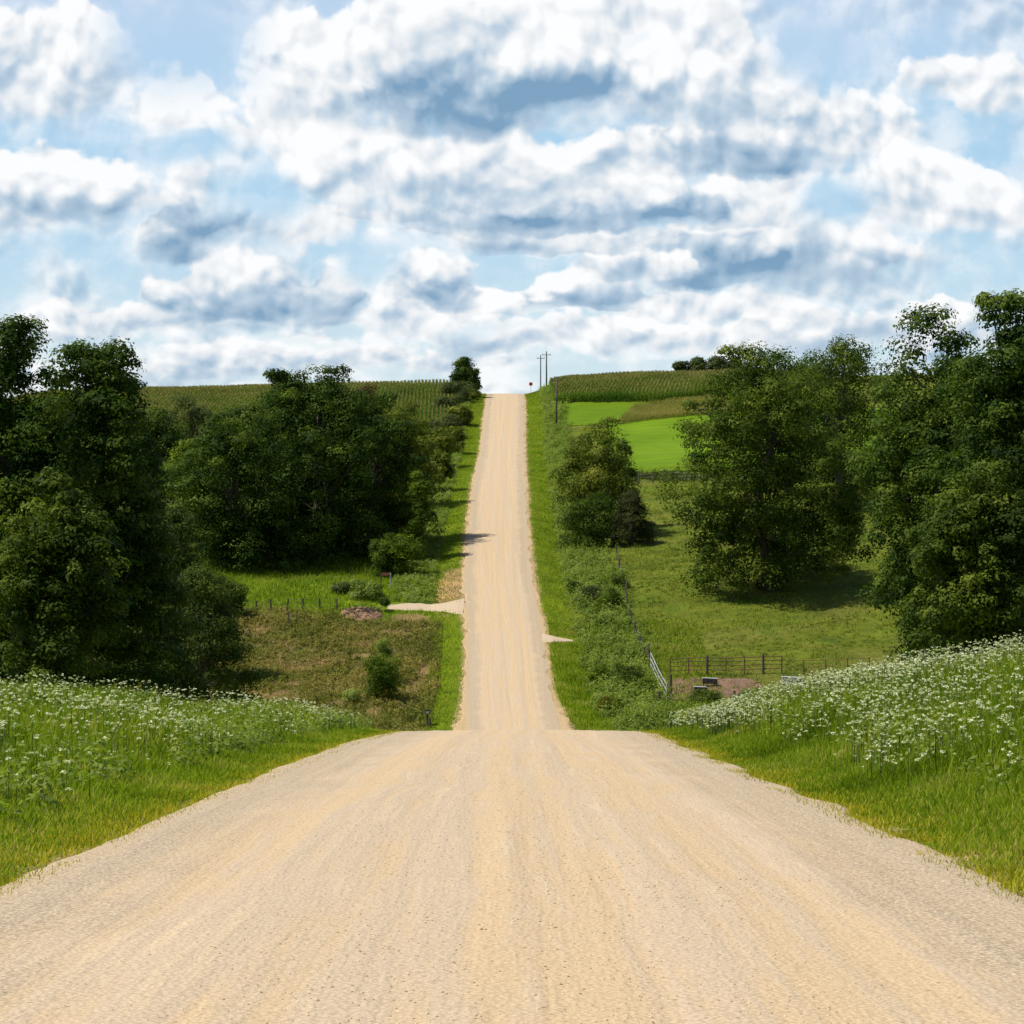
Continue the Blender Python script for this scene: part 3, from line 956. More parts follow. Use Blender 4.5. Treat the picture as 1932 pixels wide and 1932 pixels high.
def far_cover():
    r = np.random.default_rng(51)
    # mown verge strips along the far road
    for side, lab in ((-1, 'bright green grass strip along the left edge of the far road'), (1, 'bright green grass strip along the right edge of the far road')):
        X, Y, a = side_scatter(26000, side, .1, 3.6, 200, 548, r)
        k = off_track(X, Y); X, Y, a = X[k], Y[k], a[k]
        parts = [bl(X, Y, r.uniform(.06, .2, len(X)) * (1 + a * .3), .10, r, .8)]
        stuff('verge_grass', parts, M['grass'], lab, 'grass')
    # tangled weeds in the ditches beside the far road
    X1, Y1, a1 = side_scatter(4300, 1, 3.4, 11, 205, 545, r)
    k = r.uniform(0, 1, len(X1)) < sm(2.5, 5, a1) * sm(11.5, 8.5, a1 + np.where(Y1 < 320, 0, 2)); X1, Y1 = X1[k], Y1[k]
    k = off_track(X1, Y1) & off_track(X1, Y1 + 2.5); X1, Y1 = X1[k], Y1[k]
    h = r.uniform(.3, 1.5, len(X1)) * (.5 + 1.5 * fbm(X1 / 5, Y1 / 5, 71))
    stuff('weeds', [leafy(X1, Y1, h, r.uniform(.35, 1.1, len(X1)), 40, .27, r)], M['weed'], 'tangled grey-green weeds in the ditch right of the far road', 'weeds')
    X2, Y2, a2 = side_scatter(3800, -1, 3.0, 8, 268, 545, r)
    k = off_track(X2, Y2) & off_track(X2, Y2 + 2.5); X2, Y2 = X2[k], Y2[k]
    h = r.uniform(.2, .8, len(X2)) * (.6 + 1.1 * fbm(X2 / 5, Y2 / 5, 72))
    stuff('weeds', [leafy(X2, Y2, h, r.uniform(.3, .8, len(X2)), 32, .24, r)], M['weed'], 'green weeds in the ditch left of the far road', 'weeds')
    # rough ground left: dry brush
    X, Y = scatter(11000, -50, -7, 200, 266, r, lambda X, Y: (X < xL(Y) - 2.6) * off_track(X, Y) * off_track(X, Y + 2.5) * off_track(X, Y + 5) * (r.uniform(0, 1, X.shape) > soil(X, Y) * .8) * np.clip(.15 + 1.2 * (fbm(X / 3, Y / 3, 73)), 0, 1))
    h = r.uniform(.15, 1.0, len(X)) * (.2 + 1.8 * fbm(X / 4, Y / 6, 74))
    A = leafy(X, Y, h, r.uniform(.2, .75, len(X)), 22, .24, r)
    X, Y = scatter(26000, -50, -7, 200, 266, r, lambda X, Y: (X < xL(Y) - 2.4) * off_track(X, Y) * off_track(X, Y + 2.5) * (r.uniform(0, 1, X.shape) > soil(X, Y) * .6))
    B = bl(X, Y, r.uniform(.25, .8, len(X)), .06, r, .5)
    stuff('dry_brush', [A, B], M['brush'], 'olive and brown brush over the rough ground left of the road', 'brush')
    # meadow behind it
    X, Y = scatter(30000, -58, -9, 266, 300, r, off_track)
    stuff('meadow_grass', [bl(X, Y, r.uniform(.2, .55, len(X)), .11, r, .6, lo=.1, hi=.8)], M['grass'], 'light green meadow grass in front of the grove', 'grass')
    # pasture
    X, Y = scatter(60000, 6, 66, 205, 392, r, lambda X, Y: (X > xR(Y) + 7) * (.25 + .75 * (fbm(X / 4, Y / 6, 75) > .48)))
    A = bl(X, Y, r.uniform(.08, .4, len(X)), .12, r, .8)
    X, Y = scatter(9000, 6, 66, 205, 392, r, lambda X, Y: (X > xR(Y) + 8) * (fbm(X / 5, Y / 8, 76) > .48))
    B = leafy(X, Y, r.uniform(.12, .42, len(X)), r.uniform(.2, .7, len(X)), 18, .19, r)
    stuff('pasture_grass', [A, B], M['pasture'], 'cropped olive pasture grass on the slope right of the road', 'grass')
    # near side of the right valley, behind the flower bank
    X, Y = scatter(2700, 6, 50, 200, 262, r, lambda X, Y: (X > xR(Y) + 3) * (X < X_at(1225, Y) + (Y < 222) * 30))
    stuff('weeds', [leafy(X, Y, r.uniform(.25, .9, len(X)), r.uniform(.25, .7, len(X)), 26, .2, r)], M['weed'], 'green weeds between the road and the cattle pen', 'weeds')
    X, Y = scatter(24000, 4, 20, 200, 262, r, lambda X, Y: (X > xR(Y) + .3) * off_track(X, Y))
    stuff('verge_grass', [bl(X, Y, r.uniform(.12, .45, len(X)), .10, r, .7)], M['grass'], 'taller green grass between the far road and the cattle pen', 'grass')
    # hedge under the fence at the foot of the hay field
    hx = []; hy = []
    for k in range(420):
        px = r.uniform(1195, 1720); q = hit(px, r.uniform(896, 908) + (px > 1330) * r.uniform(-4, 4))
        hx.append(q[0]); hy.append(q[1])
    hx = np.array(hx); hy = np.array(hy)
    o = stuff('hedgerow', [leafy(hx, hy, r.uniform(.5, 1.5, len(hx)), r.uniform(.5, 1.0, len(hx)), 60, .26, r, lo=0, hi=.6)], M['grey'],
              'low dark hedgerow at the foot of the vivid green hay field', 'hedge')


far_cover()


def gravel():
    r = np.random.default_rng(61)
    n = 80000
    Y = 10 + 40 * r.uniform(0, 1, n) ** 1.6
    t = r.uniform(-1, 1, n); t = np.sign(t) * np.abs(t) ** .75
    X = cen(Y) + t * (hw(Y) + .1)
    T = np.clip((X - xL(Y)) / (xR(Y) - xL(Y)) * 2 - 1, -1, 1)
    Z = prof(Y) + .035 + .10 * (1 - T * T) - .004 + rut_h(X - cen(Y), Y)
    Z = np.where(np.abs(T) > .9, ground(X, Y) + .005, Z)
    s = np.minimum(r.gamma(2.4, .0024, n) + .002, .015)
    base = np.array([[1, 0, 0], [0, 1, 0], [-1, 0, 0], [0, -1, 0], [0, 0, .7], [0, 0, -.7]], float)
    an = r.uniform(0, 6.28, n); c, q = np.cos(an), np.sin(an)
    V = base[None] * r.uniform(.6, 1.3, (n, 6, 1)) * s[:, None, None]
    Vx = V[..., 0] * c[:, None] - V[..., 1] * q[:, None]; Vy = V[..., 0] * q[:, None] + V[..., 1] * c[:, None]
    V = np.stack([Vx, Vy, V[..., 2]], -1) + np.stack([X, Y, Z + s * .25], 1)[:, None, :]
    tr = np.array([[0, 1, 4], [1, 2, 4], [2, 3, 4], [3, 0, 4], [1, 0, 5], [2, 1, 5], [3, 2, 5], [0, 3, 5]])
    Fq = (tr[None] + (np.arange(n) * 6)[:, None, None]).reshape(-1, 3)
    m, g = new_mat('loose_gravel')
    rn = g.n('ShaderNodeAttribute', attribute_name='rnd').outputs['Fac']
    col = g.ramp(rn, [(0, (.30, .22, .13)), (.12, (.44, .34, .22)), (.5, (.54, .42, .27)), (1, (.68, .54, .36))])
    p = g.n('ShaderNodeBsdfPrincipled', {'Base Color': col, 'Roughness': .9, 'Specular IOR Level': .2})
    g.n('ShaderNodeOutputMaterial', {0: p.outputs[0]})
    o = mesh('loose_gravel', V.reshape(-1, 3), Fq, m, attrs={'rnd': r.uniform(0, 1, n).repeat(6)})
    tag(o, 'small loose stones strewn over the near road surface', 'gravel', kind='stuff')


gravel()


# ------------------------------------------------------------------ trees
def crown_pts(shape, n, r):
    """clump centres in the unit crown (x,y in -1..1, z 0..1)"""
    out = []
    while len(out) < n:
        u = r.normal(size=3); u /= np.linalg.norm(u)
        q = r.uniform(.15, 1) ** .38
        x, y, z = u * q
        if shape == 'oak':
            z = z * .5 + .5
            w = 1.0 if z > .35 else .72 + .8 * z
            out.append((x * w, y * w, z))
        elif shape == 'round':
            out.append((x, y, z * .5 + .5))
        elif shape == 'cone':
            z = r.uniform(0, 1) ** 1.25
            a = r.uniform(0, 6.28); w = (1 - z) ** .62 * 1.12 + .08; q = r.uniform(.2, 1) ** .5
            out.append((math.cos(a) * w * q, math.sin(a) * w * q, z * .96))
        elif shape == 'spread':
            z = r.uniform(0, 1)
            a = r.uniform(0, 6.28); w = math.sin(math.pi * (.25 + .72 * z)) ** .7 if z > .3 else .7 + z; q = r.uniform(.3, 1) ** .5
            out.append((math.cos(a) * w * q, math.sin(a) * w * q, z))
    return np.array(out)


def lobed(n, r, shape):
    nl = 8 if n < 40 else (14 if n < 90 else 24)
    out = []
    L = []
    tries = 0
    while len(L) < nl and tries < 4000:
        tries += 1
        u = r.normal(size=3); u /= np.linalg.norm(u)
        c = u * r.uniform(.2, .72) * np.array([1, 1, .5]) + np.array([0, 0, .48])
        if shape == 'oak' and c[2] < .3: c[:2] *= 1.05
        if all(np.linalg.norm((c - q[0]) * [1, 1, 1.7]) > .26 for q in L) or tries > 3000:
            L.append((c, r.uniform(.30, .42)))
    for k in range(n):
        c, rr = L[k % nl]
        u = r.normal(size=3); u /= np.linalg.norm(u)
        if r.uniform() < .7: u[2] = abs(u[2])
        q = r.uniform(.72, 1.0)
        out.append(c + u * q * rr * np.array([1, 1, .5]))
    out = np.array(out)
    out[:, 0] /= np.percentile(np.abs(out[:, 0]), 96)
    out[:, 1] /= np.percentile(np.abs(out[:, 1]), 96)
    z0, z1 = np.percentile(out[:, 2], 4), np.percentile(out[:, 2], 98.5)
    out[:, 2] = np.clip((out[:, 2] - z0) / (z1 - z0), 0, 1.03) ** .8
    rr = np.hypot(out[:, 0], out[:, 1])
    out[:, :2] *= (np.minimum(rr, 1.04) / np.maximum(rr, 1e-6))[:, None]
    if shape == 'oak':
        out[:, :2] *= (1 - .38 * sm(.5, 1.0, out[:, 2]))[:, None]
    return out


def tree(name, label, px, Y, wpx, top, bottom=None, base_py=None, shape='oak', mat='oak', clumps=80, per=110, leaf=.42, clump_r=.16,
         seed=1, group=None, cat='tree', trunk=True, trunk_r=None, asp=.6, depth=1.0, holes=0.0, lobes=4):
    r = np.random.default_rng(seed)
    X = X_at(px, Y); z0 = gz(X, Y)
    ztop = (HZ - top) * Y / F
    H = max(ztop - z0, 1.0)
    Wd = wpx * Y / F / 2
    zb = ((HZ - bottom) * Y / F - z0) if bottom else H * .12
    zb = min(max(zb, 0.0), H * .6)
    root = empty(name, (X, Y, z0), label, cat, group)
    clumps = int(clumps * (1.6 if shape in ('oak', 'round') else 1))
    C = np.concatenate([lobed(int(clumps * .7), r, shape), crown_pts('oak', int(clumps * .3), r)]) if (shape in ('oak', 'round') and clumps >= 24) else crown_pts(shape, clumps, r)
    leaf *= .84
    # uneven outline: big lobes push the crown in and out
    az = np.arctan2(C[:, 1], C[:, 0])
    ph = r.uniform(0, 6.28, 6)
    lob = 1 + .07 * np.sin(az * 2 + ph[0] + C[:, 2] * 5) + .05 * np.sin(az * 3 + ph[1] - C[:, 2] * 9) + r.normal(0, .05, len(C))
    if holes:
        k = np.sin(az * lobes + ph[2]) * np.sin(C[:, 2] * 7 + ph[3]) > -1 + holes
        C = C[k]; lob = lob[k]
    cr = clump_r * 1.34 * Wd * r.uniform(.6, 1.35, len(C)) + .12
    P = np.stack([C[:, 0] * lob * (Wd - cr * .55), C[:, 1] * lob * (Wd - cr * .55) * depth, zb + C[:, 2] * (H - zb - cr * .45) + r.normal(0, .02, len(C)) * H], 1)
    P[:, 2] = np.clip(P[:, 2], cr * .4, H - cr * .35)
    n = len(P)
    per = int(per * 1.9)
    u = r.normal(size=(n, per, 3)); u /= np.linalg.norm(u, axis=2, keepdims=True)
    fl = r.uniform(0, 1, (n, per)) < .55
    u[..., 2] = np.where(fl, np.abs(u[..., 2]), u[..., 2])
    q = np.where(r.uniform(0, 1, (n, per, 1)) < .75, r.uniform(.78, 1.03, (n, per, 1)), r.uniform(.3, 1.15, (n, per, 1)))
    # each clump lumpy in itself
    lump = 1 + .28 * np.sin(u[..., :1] * 5 + P[:, None, :1] * 3) * np.sin(u[..., 1:2] * 5 + P[:, None, 1:2] * 2)
    L = P[:, None, :] + u * q * lump * cr[:, None, None] * np.array([1.08, 1.08, .82])
    N = u * 1.5 + r.normal(0, .38, u.shape); N[..., 2] += .45
    V, Fq = leaves(L.reshape(-1, 3), N.reshape(-1, 3), leaf, asp, r, droop=.3)
    tone = np.clip(r.uniform(0, 1, n)[:, None] * .7 + r.uniform(0, .3, (n, per)), 0, 1).ravel().repeat(4)
    mesh('crown', V, Fq, M[mat], parent=root, attrs={'rnd': tone})
    if trunk:
        mb = MB()
        tr = trunk_r or max(.05 * H ** .95 * .45, .05)
        hz = zb + (H - zb) * .35
        pts = [(0, 0, -.3), (r.normal(0, .02) * H, r.normal(0, .02) * H, hz * .4), (r.normal(0, .03) * H, r.normal(0, .03) * H, hz), (r.normal(0, .04) * H, 0, zb + (H - zb) * .75)]
        mb.tube(pts, [tr * 1.5, tr, tr * .8, tr * .2], 9)
        idx = r.choice(n, min(n, 22 if H > 8 else 8), replace=False)
        for i in idx:
            f = r.uniform(.25, .8)
            a = Vector(pts[1]).lerp(Vector(pts[2]), f) if r.uniform() < .7 else Vector(pts[2]).lerp(Vector(pts[3]), f)
            b = Vector(P[i])
            mid = a.lerp(b, .5) + Vector((0, 0, -.06 * (b - a).length + r.normal(0, .3)))
            mb.tube([a, mid, b], [tr * .42, tr * .24, tr * .06], 6, cap=False)
        mb.build('trunk', M['bark'], root, smooth=True)
    return root


G1 = 'trees of the grove left of the road'
T = tree
T('oak_tree', 'tallest dark oak in the middle of the left grove, its top above the corn', 592, 300, 262, 694, 1045, seed=101, clumps=120, per=120, clump_r=.13, leaf=.40, group=G1)
T('oak_tree', 'slender dark oak crown rising to the skyline left of the tallest grove oak', 543, 303, 120, 703, 900, seed=96, clumps=60, per=120, clump_r=.2, leaf=.40, group=G1)
T('oak_tree', 'dark oak crown stepping down right of the tallest grove oak top', 632, 304, 140, 715, 900, seed=97, clumps=64, per=120, clump_r=.2, leaf=.40, group=G1)
T('oak_tree', 'broad dark oak at the left end of the grove', 448, 290, 240, 768, 1060, seed=102, clumps=100, per=120, clump_r=.14, leaf=.40, group=G1)
T('oak_tree', 'dark oak right of the tallest one in the grove', 712, 312, 215, 745, 1035, seed=103, clumps=90, per=120, clump_r=.14, leaf=.42, group=G1)
T('roadside_tree', 'olive green tree at the right end of the grove casting shade on the road', 766, 314, 122, 796, 1030, seed=104, mat='olive', clumps=60, per=100, clump_r=.2, leaf=.36, group=G1)
T('leafy_tree', 'fresh green small tree on the right flank of the grove nearest the road', 790, 299, 60, 893, 1035, seed=105, mat='bright', clumps=34, per=90, clump_r=.26, leaf=.34, group=G1)
T('yellowing_tree', 'yellow-green tree behind the right side of the grove', 760, 350, 130, 762, 960, seed=106, mat='yellow', clumps=50, per=90, clump_r=.2, leaf=.42, group=G1)
T('russet_tree', 'reddish brown tree top showing between the grove and the corn', 690, 372, 90, 728, 900, seed=107, mat='russet', clumps=36, per=80, clump_r=.22, leaf=.42, group=G1)
T('grey_tree', 'grey-green bushy tree behind the far left of the grove', 360, 400, 120, 752, 900, seed=108, mat='grey', clumps=50, per=90, clump_r=.2, leaf=.45, group=G1)
T('leafy_tree', 'light green tree at the left picture edge below the grey-green one', 352, 310, 100, 832, 1010, seed=109, mat='bright', clumps=46, per=100, clump_r=.22, leaf=.38, group=G1)
T('oak_tree', 'dark shaded tree filling the grove behind the two left oaks', 520, 330, 210, 800, 1030, seed=110, clumps=80, per=100, clump_r=.16, leaf=.42, group=G1)
T('oak_tree', 'dark shaded tree filling the grove behind the right oak', 660, 335, 220, 790, 1020, seed=111, clumps=80, per=100, clump_r=.16, leaf=.42, group=G1)
T('leafy_tree', 'low bright tree in shade at the front of the left end of the grove', 385, 296, 110, 880, 1060, seed=112, mat='oakR', clumps=46, per=90, clump_r=.22, leaf=.36, group=G1)
T('shrub', 'dark understorey shrub below the tallest grove oak', 560, 292, 150, 975, 1075, seed=113, shape='round', clumps=46, per=80, clump_r=.2, leaf=.32, group=G1, cat='shrub', trunk=False)
T('shrub', 'dark understorey shrub below the right grove oak', 660, 300, 150, 965, 1050, seed=114, shape='round', clumps=40, per=80, clump_r=.2, leaf=.32, group=G1, cat='shrub', trunk=False)
T('shrub', 'dark understorey shrub at the left foot of the grove', 440, 288, 130, 985, 1080, seed=115, shape='round', clumps=40, per=80, clump_r=.2, leaf=.32, group=G1, cat='shrub', trunk=False)
for i, (px, Y, w, tp, bt, mt, lab) in enumerate([
        (500, 298, 120, 930, 1065, 'oak', 'dark understorey bush between the left and the tallest grove oak'),
        (615, 305, 130, 925, 1055, 'oakR', 'shaded olive understorey bush right of the tallest oak trunk'),
        (745, 318, 110, 920, 1040, 'oak', 'dark understorey bush under the right end of the grove'),
        (380, 305, 110, 940, 1070, 'oak', 'dark understorey bush at the far left of the grove'),
        (560, 345, 300, 860, 990, 'oak', 'wide dark thicket deep inside the grove'),
        (700, 350, 200, 850, 980, 'oak', 'dark thicket deep inside the right half of the grove'),
        (420, 350, 220, 860, 1000, 'oak', 'dark thicket deep inside the left half of the grove')]):
    T('bush', lab, px, Y, w, tp, bt, seed=250 + i, shape='round', mat=mt, clumps=60, per=90, clump_r=.2, leaf=.38, group=G1, cat='bush', trunk=False)
# left foreground
T('cedar_tree', 'light green cedar at the left picture edge standing taller behind the dark one', 335, 232, 130, 942, 1200, seed=120, shape='cone', mat='cedar', clumps=150, per=110, clump_r=.17, leaf=.30, asp=.5)
T('cedar_tree', 'dark spreading cedar low at the left picture edge beside the rough ground', 378, 190, 225, 1060, 1345, seed=121, shape='cone', mat='cedar', clumps=170, per=120, clump_r=.14, leaf=.26, asp=.5)
T('cedar_tree', 'dark cedar closest to the left edge, its crown over the flower bank', 275, 180, 230, 985, 1345, seed=122, shape='cone', mat='cedar', clumps=200, per=120, clump_r=.15, leaf=.27, asp=.5)
T('round_shrub', 'round dark shrub alone beside the wire fence in the meadow', 428, 262, 82, 1094, 1168, seed=123, shape='round', mat='cedar', clumps=46, per=90, clump_r=.22, leaf=.24, cat='shrub', trunk=False)
T('sapling', 'bushy bright green sapling on the rough ground left of the road', 718, 221, 78, 1236, 1335, seed=124, shape='round', mat='bright', clumps=46, per=80, clump_r=.22, leaf=.2, cat='shrub')
T('sapling', 'slim young green sapling behind the bushy one', 722, 232, 36, 1206, 1262, seed=125, shape='round', mat='weed', clumps=16, per=60, clump_r=.3, leaf=.2, cat='shrub')
T('shrub', 'small leafy green shrub just left of the bushy sapling', 662, 219, 40, 1300, 1342, seed=126, shape='round', mat='weed', clumps=14, per=60, clump_r=.3, leaf=.18, cat='shrub', trunk=False)
T('small_tree', 'small spreading green tree by the white marker post near the farm track', 752, 288, 92, 1008, 1072, seed=127, shape='oak', mat='bright', clumps=44, per=90, clump_r=.2, leaf=.28)
T('shrub', 'dark leafy shrub left of the white marker post', 718, 286, 50, 1022, 1085, seed=128, shape='round', mat='oak', clumps=24, per=80, clump_r=.28, leaf=.26, cat='shrub', trunk=False)
T('shrub', 'fresh green bushes behind the brush pile at the meadow edge', 690, 273, 62, 1094, 1138, seed=129, shape='round', mat='weed', clumps=26, per=80, clump_r=.26, leaf=.24, cat='shrub', trunk=False)
T('shrub', 'grey-green bush behind the wire fence', 648, 276, 50, 1100, 1138, seed=130, shape='round', mat='grey', clumps=20, per=70, clump_r=.28, leaf=.24, cat='shrub', trunk=False)
T('shrub', 'tiny dark bush where the farm track begins', 722, 268, 24, 1128, 1144, seed=131, shape='round', mat='oak', clumps=10, per=60, clump_r=.3, leaf=.2, cat='shrub', trunk=False)
# hedge up the far hill, left of the road
G2 = 'trees and bushes lining the far road on its left'
T('dark_tree', 'tall dark round-topped tree at the top of the far hill left of the road', 876, 522, 54, 678, 752, seed=140, mat='oak', clumps=44, per=100, clump_r=.26, leaf=.5, group=G2)
T('small_tree', 'small dark pointed tree at the crest right beside the road', 899, 532, 20, 695, 744, seed=141, shape='cone', mat='oak', clumps=20, per=60, clump_r=.35, leaf=.42, group=G2)
for i, (px, Y, w, tp, bt, mt, lab) in enumerate([
        (862, 508, 62, 722, 778, 'grey', 'topmost grey-green bush under the round-topped tree'),
        (888, 515, 34, 735, 770, 'olive', 'olive bush nearest the road below the crest'),
        (846, 482, 60, 748, 808, 'grey', 'grey-green bush beside the corn edge, second down the hill'),
        (868, 468, 48, 768, 815, 'olive', 'olive bush halfway down the hedge beside the far road'),
        (842, 448, 60, 785, 840, 'grey', 'dark grey-green bush halfway down the hedge, next to the corn'),
        (858, 425, 44, 808, 850, 'olive', 'low olive bush near the lower end of the hedge'),
        (828, 402, 66, 808, 872, 'olive', 'wide olive bush at the lower end of the hedge above the grove'),
        (832, 368, 46, 855, 905, 'olive', 'lowest olive bush between hedge and grove')]):
    T('bush', lab, px, Y, w, tp, bt, seed=150 + i, shape='round', mat=mt, clumps=34, per=80, clump_r=.26, leaf=.42, group=G2, cat='bush', trunk=False)
# right of the road
T('olive_tree', 'olive-brown upright tree right of the far road beside the juniper', 1118, 316, 150, 792, 1025, seed=170, shape='oak', mat='olive', clumps=90, per=100, clump_r=.17, leaf=.36, holes=.32)
T('leafy_tree', 'darker green tree joined to the right side of the olive-brown one', 1172, 322, 74, 832, 1000, seed=171, shape='spread', mat='oakR', clumps=34, per=90, clump_r=.24, leaf=.34, holes=.2)
T('dark_bush', 'dark low bush at the foot of the olive-brown tree', 1112, 309, 112, 935, 1036, seed=172, shape='round', mat='oak', clumps=50, per=90, clump_r=.2, leaf=.28, cat='bush', trunk=False)
T('juniper_tree', 'small dark brownish juniper with a bare stem right of the olive-brown tree', 1190, 309, 92, 922, 1018, seed=173, shape='cone', mat='juniper', clumps=90, per=110, clump_r=.2, leaf=.27, asp=.5, trunk_r=.28)
G3 = 'large trees at the right picture edge'
T('oak_tree', 'huge oak at the right with hanging lower branches and shade on the pasture', 1448, 274, 375, 660, 1106, seed=181, mat='oakR', clumps=230, per=120, clump_r=.10, leaf=.40, group=G3, holes=.06)
T('oak_tree', 'tall gnarled tree at the right picture edge with its dark trunk showing', 1580, 335, 290, 645, 900, seed=182, mat='oakR', clumps=120, per=120, clump_r=.12, leaf=.42, group=G3, holes=.28, trunk_r=.75)
T('oak_tree', 'tree crown behind and between the two large right oaks', 1490, 350, 190, 668, 900, seed=183, mat='oak', clumps=64, per=100, clump_r=.15, leaf=.42, group=G3, holes=.25)
T('shrub', 'light green shrub under the gnarled tree at the right picture edge', 1590, 272, 90, 925, 1085, seed=184, shape='round', mat='olive', clumps=36, per=90, clump_r=.24, leaf=.30, group=G3, cat='shrub', trunk=False)
T('shrub', 'leafy green lower bough of bush at the left foot of the huge oak', 1360, 270, 100, 905, 1088, seed=185, shape='round', mat='oakR', clumps=40, per=90, clump_r=.22, leaf=.30, group=G3, cat='shrub', trunk=False)
T('shrub', 'dark shrub in shade beneath the middle of the huge oak', 1490, 285, 190, 960, 1095, seed=186, shape='round', mat='oak', clumps=60, per=90, clump_r=.2, leaf=.32, group=G3, cat='shrub', trunk=False)
G4 = 'distant trees over the corn on the right horizon'
for i, (px, w, tp, lab) in enumerate([(1285, 34, 684, 'leftmost low tree of the distant clump over the right corn'),
                                      (1318, 46, 676, 'widest tree in the middle of the distant clump over the right corn'),
                                      (1352, 40, 675, 'round tree right of the middle in the distant clump'),
                                      (1385, 44, 678, 'distant tree behind the top of the huge oak')]):
    T('distant_tree', lab, px, 600, w, tp, 705, seed=190 + i, mat='grey', clumps=26, per=70, clump_r=.28, leaf=.6, group=G4)
# beyond the sides of the narrow view
T('oak_tree', 'dark tree at the far left closing the gap between grove and cedars', 285, 330, 170, 775, 1000, seed=199, clumps=90, per=110, clump_r=.15, leaf=.42)
G5 = 'tall trees of the wood beyond the left verge'
T('broadleaf_tree', 'tall dark tree at the far left beyond the flower bank', 190, 165, 270, 655, 1290, seed=201, clumps=230, per=120, clump_r=.14, leaf=.33, group=G5)
T('broadleaf_tree', 'tall dark tree cut by the left border', 20, 158, 300, 610, 1290, seed=202, clumps=230, per=120, clump_r=.14, leaf=.33, group=G5)
T('broadleaf_tree', 'shorter green tree between the two tall ones at the far left', 105, 140, 240, 900, 1300, seed=203, mat='oakR', clumps=170, per=110, clump_r=.15, leaf=.30, group=G5)
G6 = 'tall trees of the wood beyond the right bank'
T('broadleaf_tree', 'tall dark tree right of the gnarled one beyond the flower bank', 1765, 178, 290, 590, 1240, seed=211, clumps=230, per=120, clump_r=.14, leaf=.33, group=G6)
T('broadleaf_tree', 'tall dark tree cut by the right border', 1925, 165, 300, 560, 1240, seed=212, clumps=230, per=120, clump_r=.14, leaf=.33, group=G6)
T('broadleaf_tree', 'shorter green tree between the two tall ones at the far right', 1850, 145, 240, 880, 1240, seed=213, mat='oakR', clumps=170, per=110, clump_r=.15, leaf=.30, group=G6)
# small bushes in the ditch on the right
for i, (px, py, w, h, mt, lab) in enumerate([
        (1082, 1120, 26, 22, 'oak', 'dark little bush in the weedy ditch, nearest the far road'),
        (1118, 1140, 50, 34, 'grey', 'grey-green bush in the middle of the weedy ditch'),
        (1150, 1150, 46, 40, 'bright', 'green bush right of the grey-green one in the ditch'),
        (1140, 1185, 44, 28, 'weed', 'pale bush low in the ditch above the field entrance'),
        (1168, 1110, 34, 30, 'weed', 'pale bush beside the leaning fence'),
        (1128, 1290, 36, 34, 'bright', 'dark green bush beside the road between entrance and pen'),
        (1186, 1300, 60, 44, 'oakR', 'dark green bush just left of the white pen gate'),
        (1222, 1312, 34, 30, 'bright', 'small green bush at the foot of the white pen gate'),
        (1150, 1340, 50, 24, 'yellow', 'yellow-green bush at the road corner on the right'),
        (1330, 1326, 60, 18, 'oakR', 'low green bush in front of the pen mud'),
        (1415, 1322, 44, 20, 'weed', 'low pale bush right of the pen mud')]):
    q = hit(px, py, 204)
    T('bush', lab, px, q[1], w, py - h, py + 2, seed=230 + i, shape='round', mat=mt, clumps=18, per=70, clump_r=.3, leaf=.2, cat='bush', trunk=False, group='bushes in the valley right of the road')


# ------------------------------------------------------------------ poles
def pole(px, Y, top, label):
    X = X_at(px, Y); z0 = gz(X, Y); H = (HZ - top) * Y / F - z0
    root = empty('utility_pole', (X, Y, z0), label, 'utility pole', 'wooden utility poles along the far road')
    MB().tube([(0, 0, -.3), (0, 0, H * .5), (0, 0, H)], [.19, .16, .13], 10).build('pole', M['pole'], root, smooth=True)
    MB().box((0, 0, H - .7), (2.0, .12, .12), bev=.02).build('crossarm', M['pole'], root)
    for sx in (-.9, 0, .9):
        z = H - .62 if sx else H
        MB().tube([(sx, 0, z), (sx, 0, z + .1), (sx, 0, z + .2)], [.05, .07, .03], 8).build('insulator', M['dark'], root)


pole(1020, 600, 671, 'thin utility pole farthest beyond the crest, left of the pair')
pole(1031, 545, 664, 'utility pole at the crest, right of the pair')
pole(1050, 462, 712, 'nearest utility pole in the weeds in front of the corn')

# road sign at the crest
Xs = X_at(1001.5, 552); zs = gz(Xs, 552)
sr = empty('road_sign', (Xs, 552, zs), 'small orange-red road sign standing at the crest right of the road', 'sign')
MB().tube([(0, .04, 0), (0, .04, 2.6)], .04, 8).build('post', M['galv'], sr)
mb = MB()
b = len(mb.v)
for yy in (-.02, .02):
    for k in range(8):
        t = math.pi / 8 + k * math.pi / 4
        mb.v.append(Vector((math.cos(t) * .46, yy, 2.55 + math.sin(t) * .46)))
mb.f.append(tuple(range(8))); mb.f.append(tuple(range(15, 7, -1)))
for k in range(8):
    mb.f.append((k, k + 8, (k + 1) % 8 + 8, (k + 1) % 8))
mb.build('sign_panel', M['red'], sr)


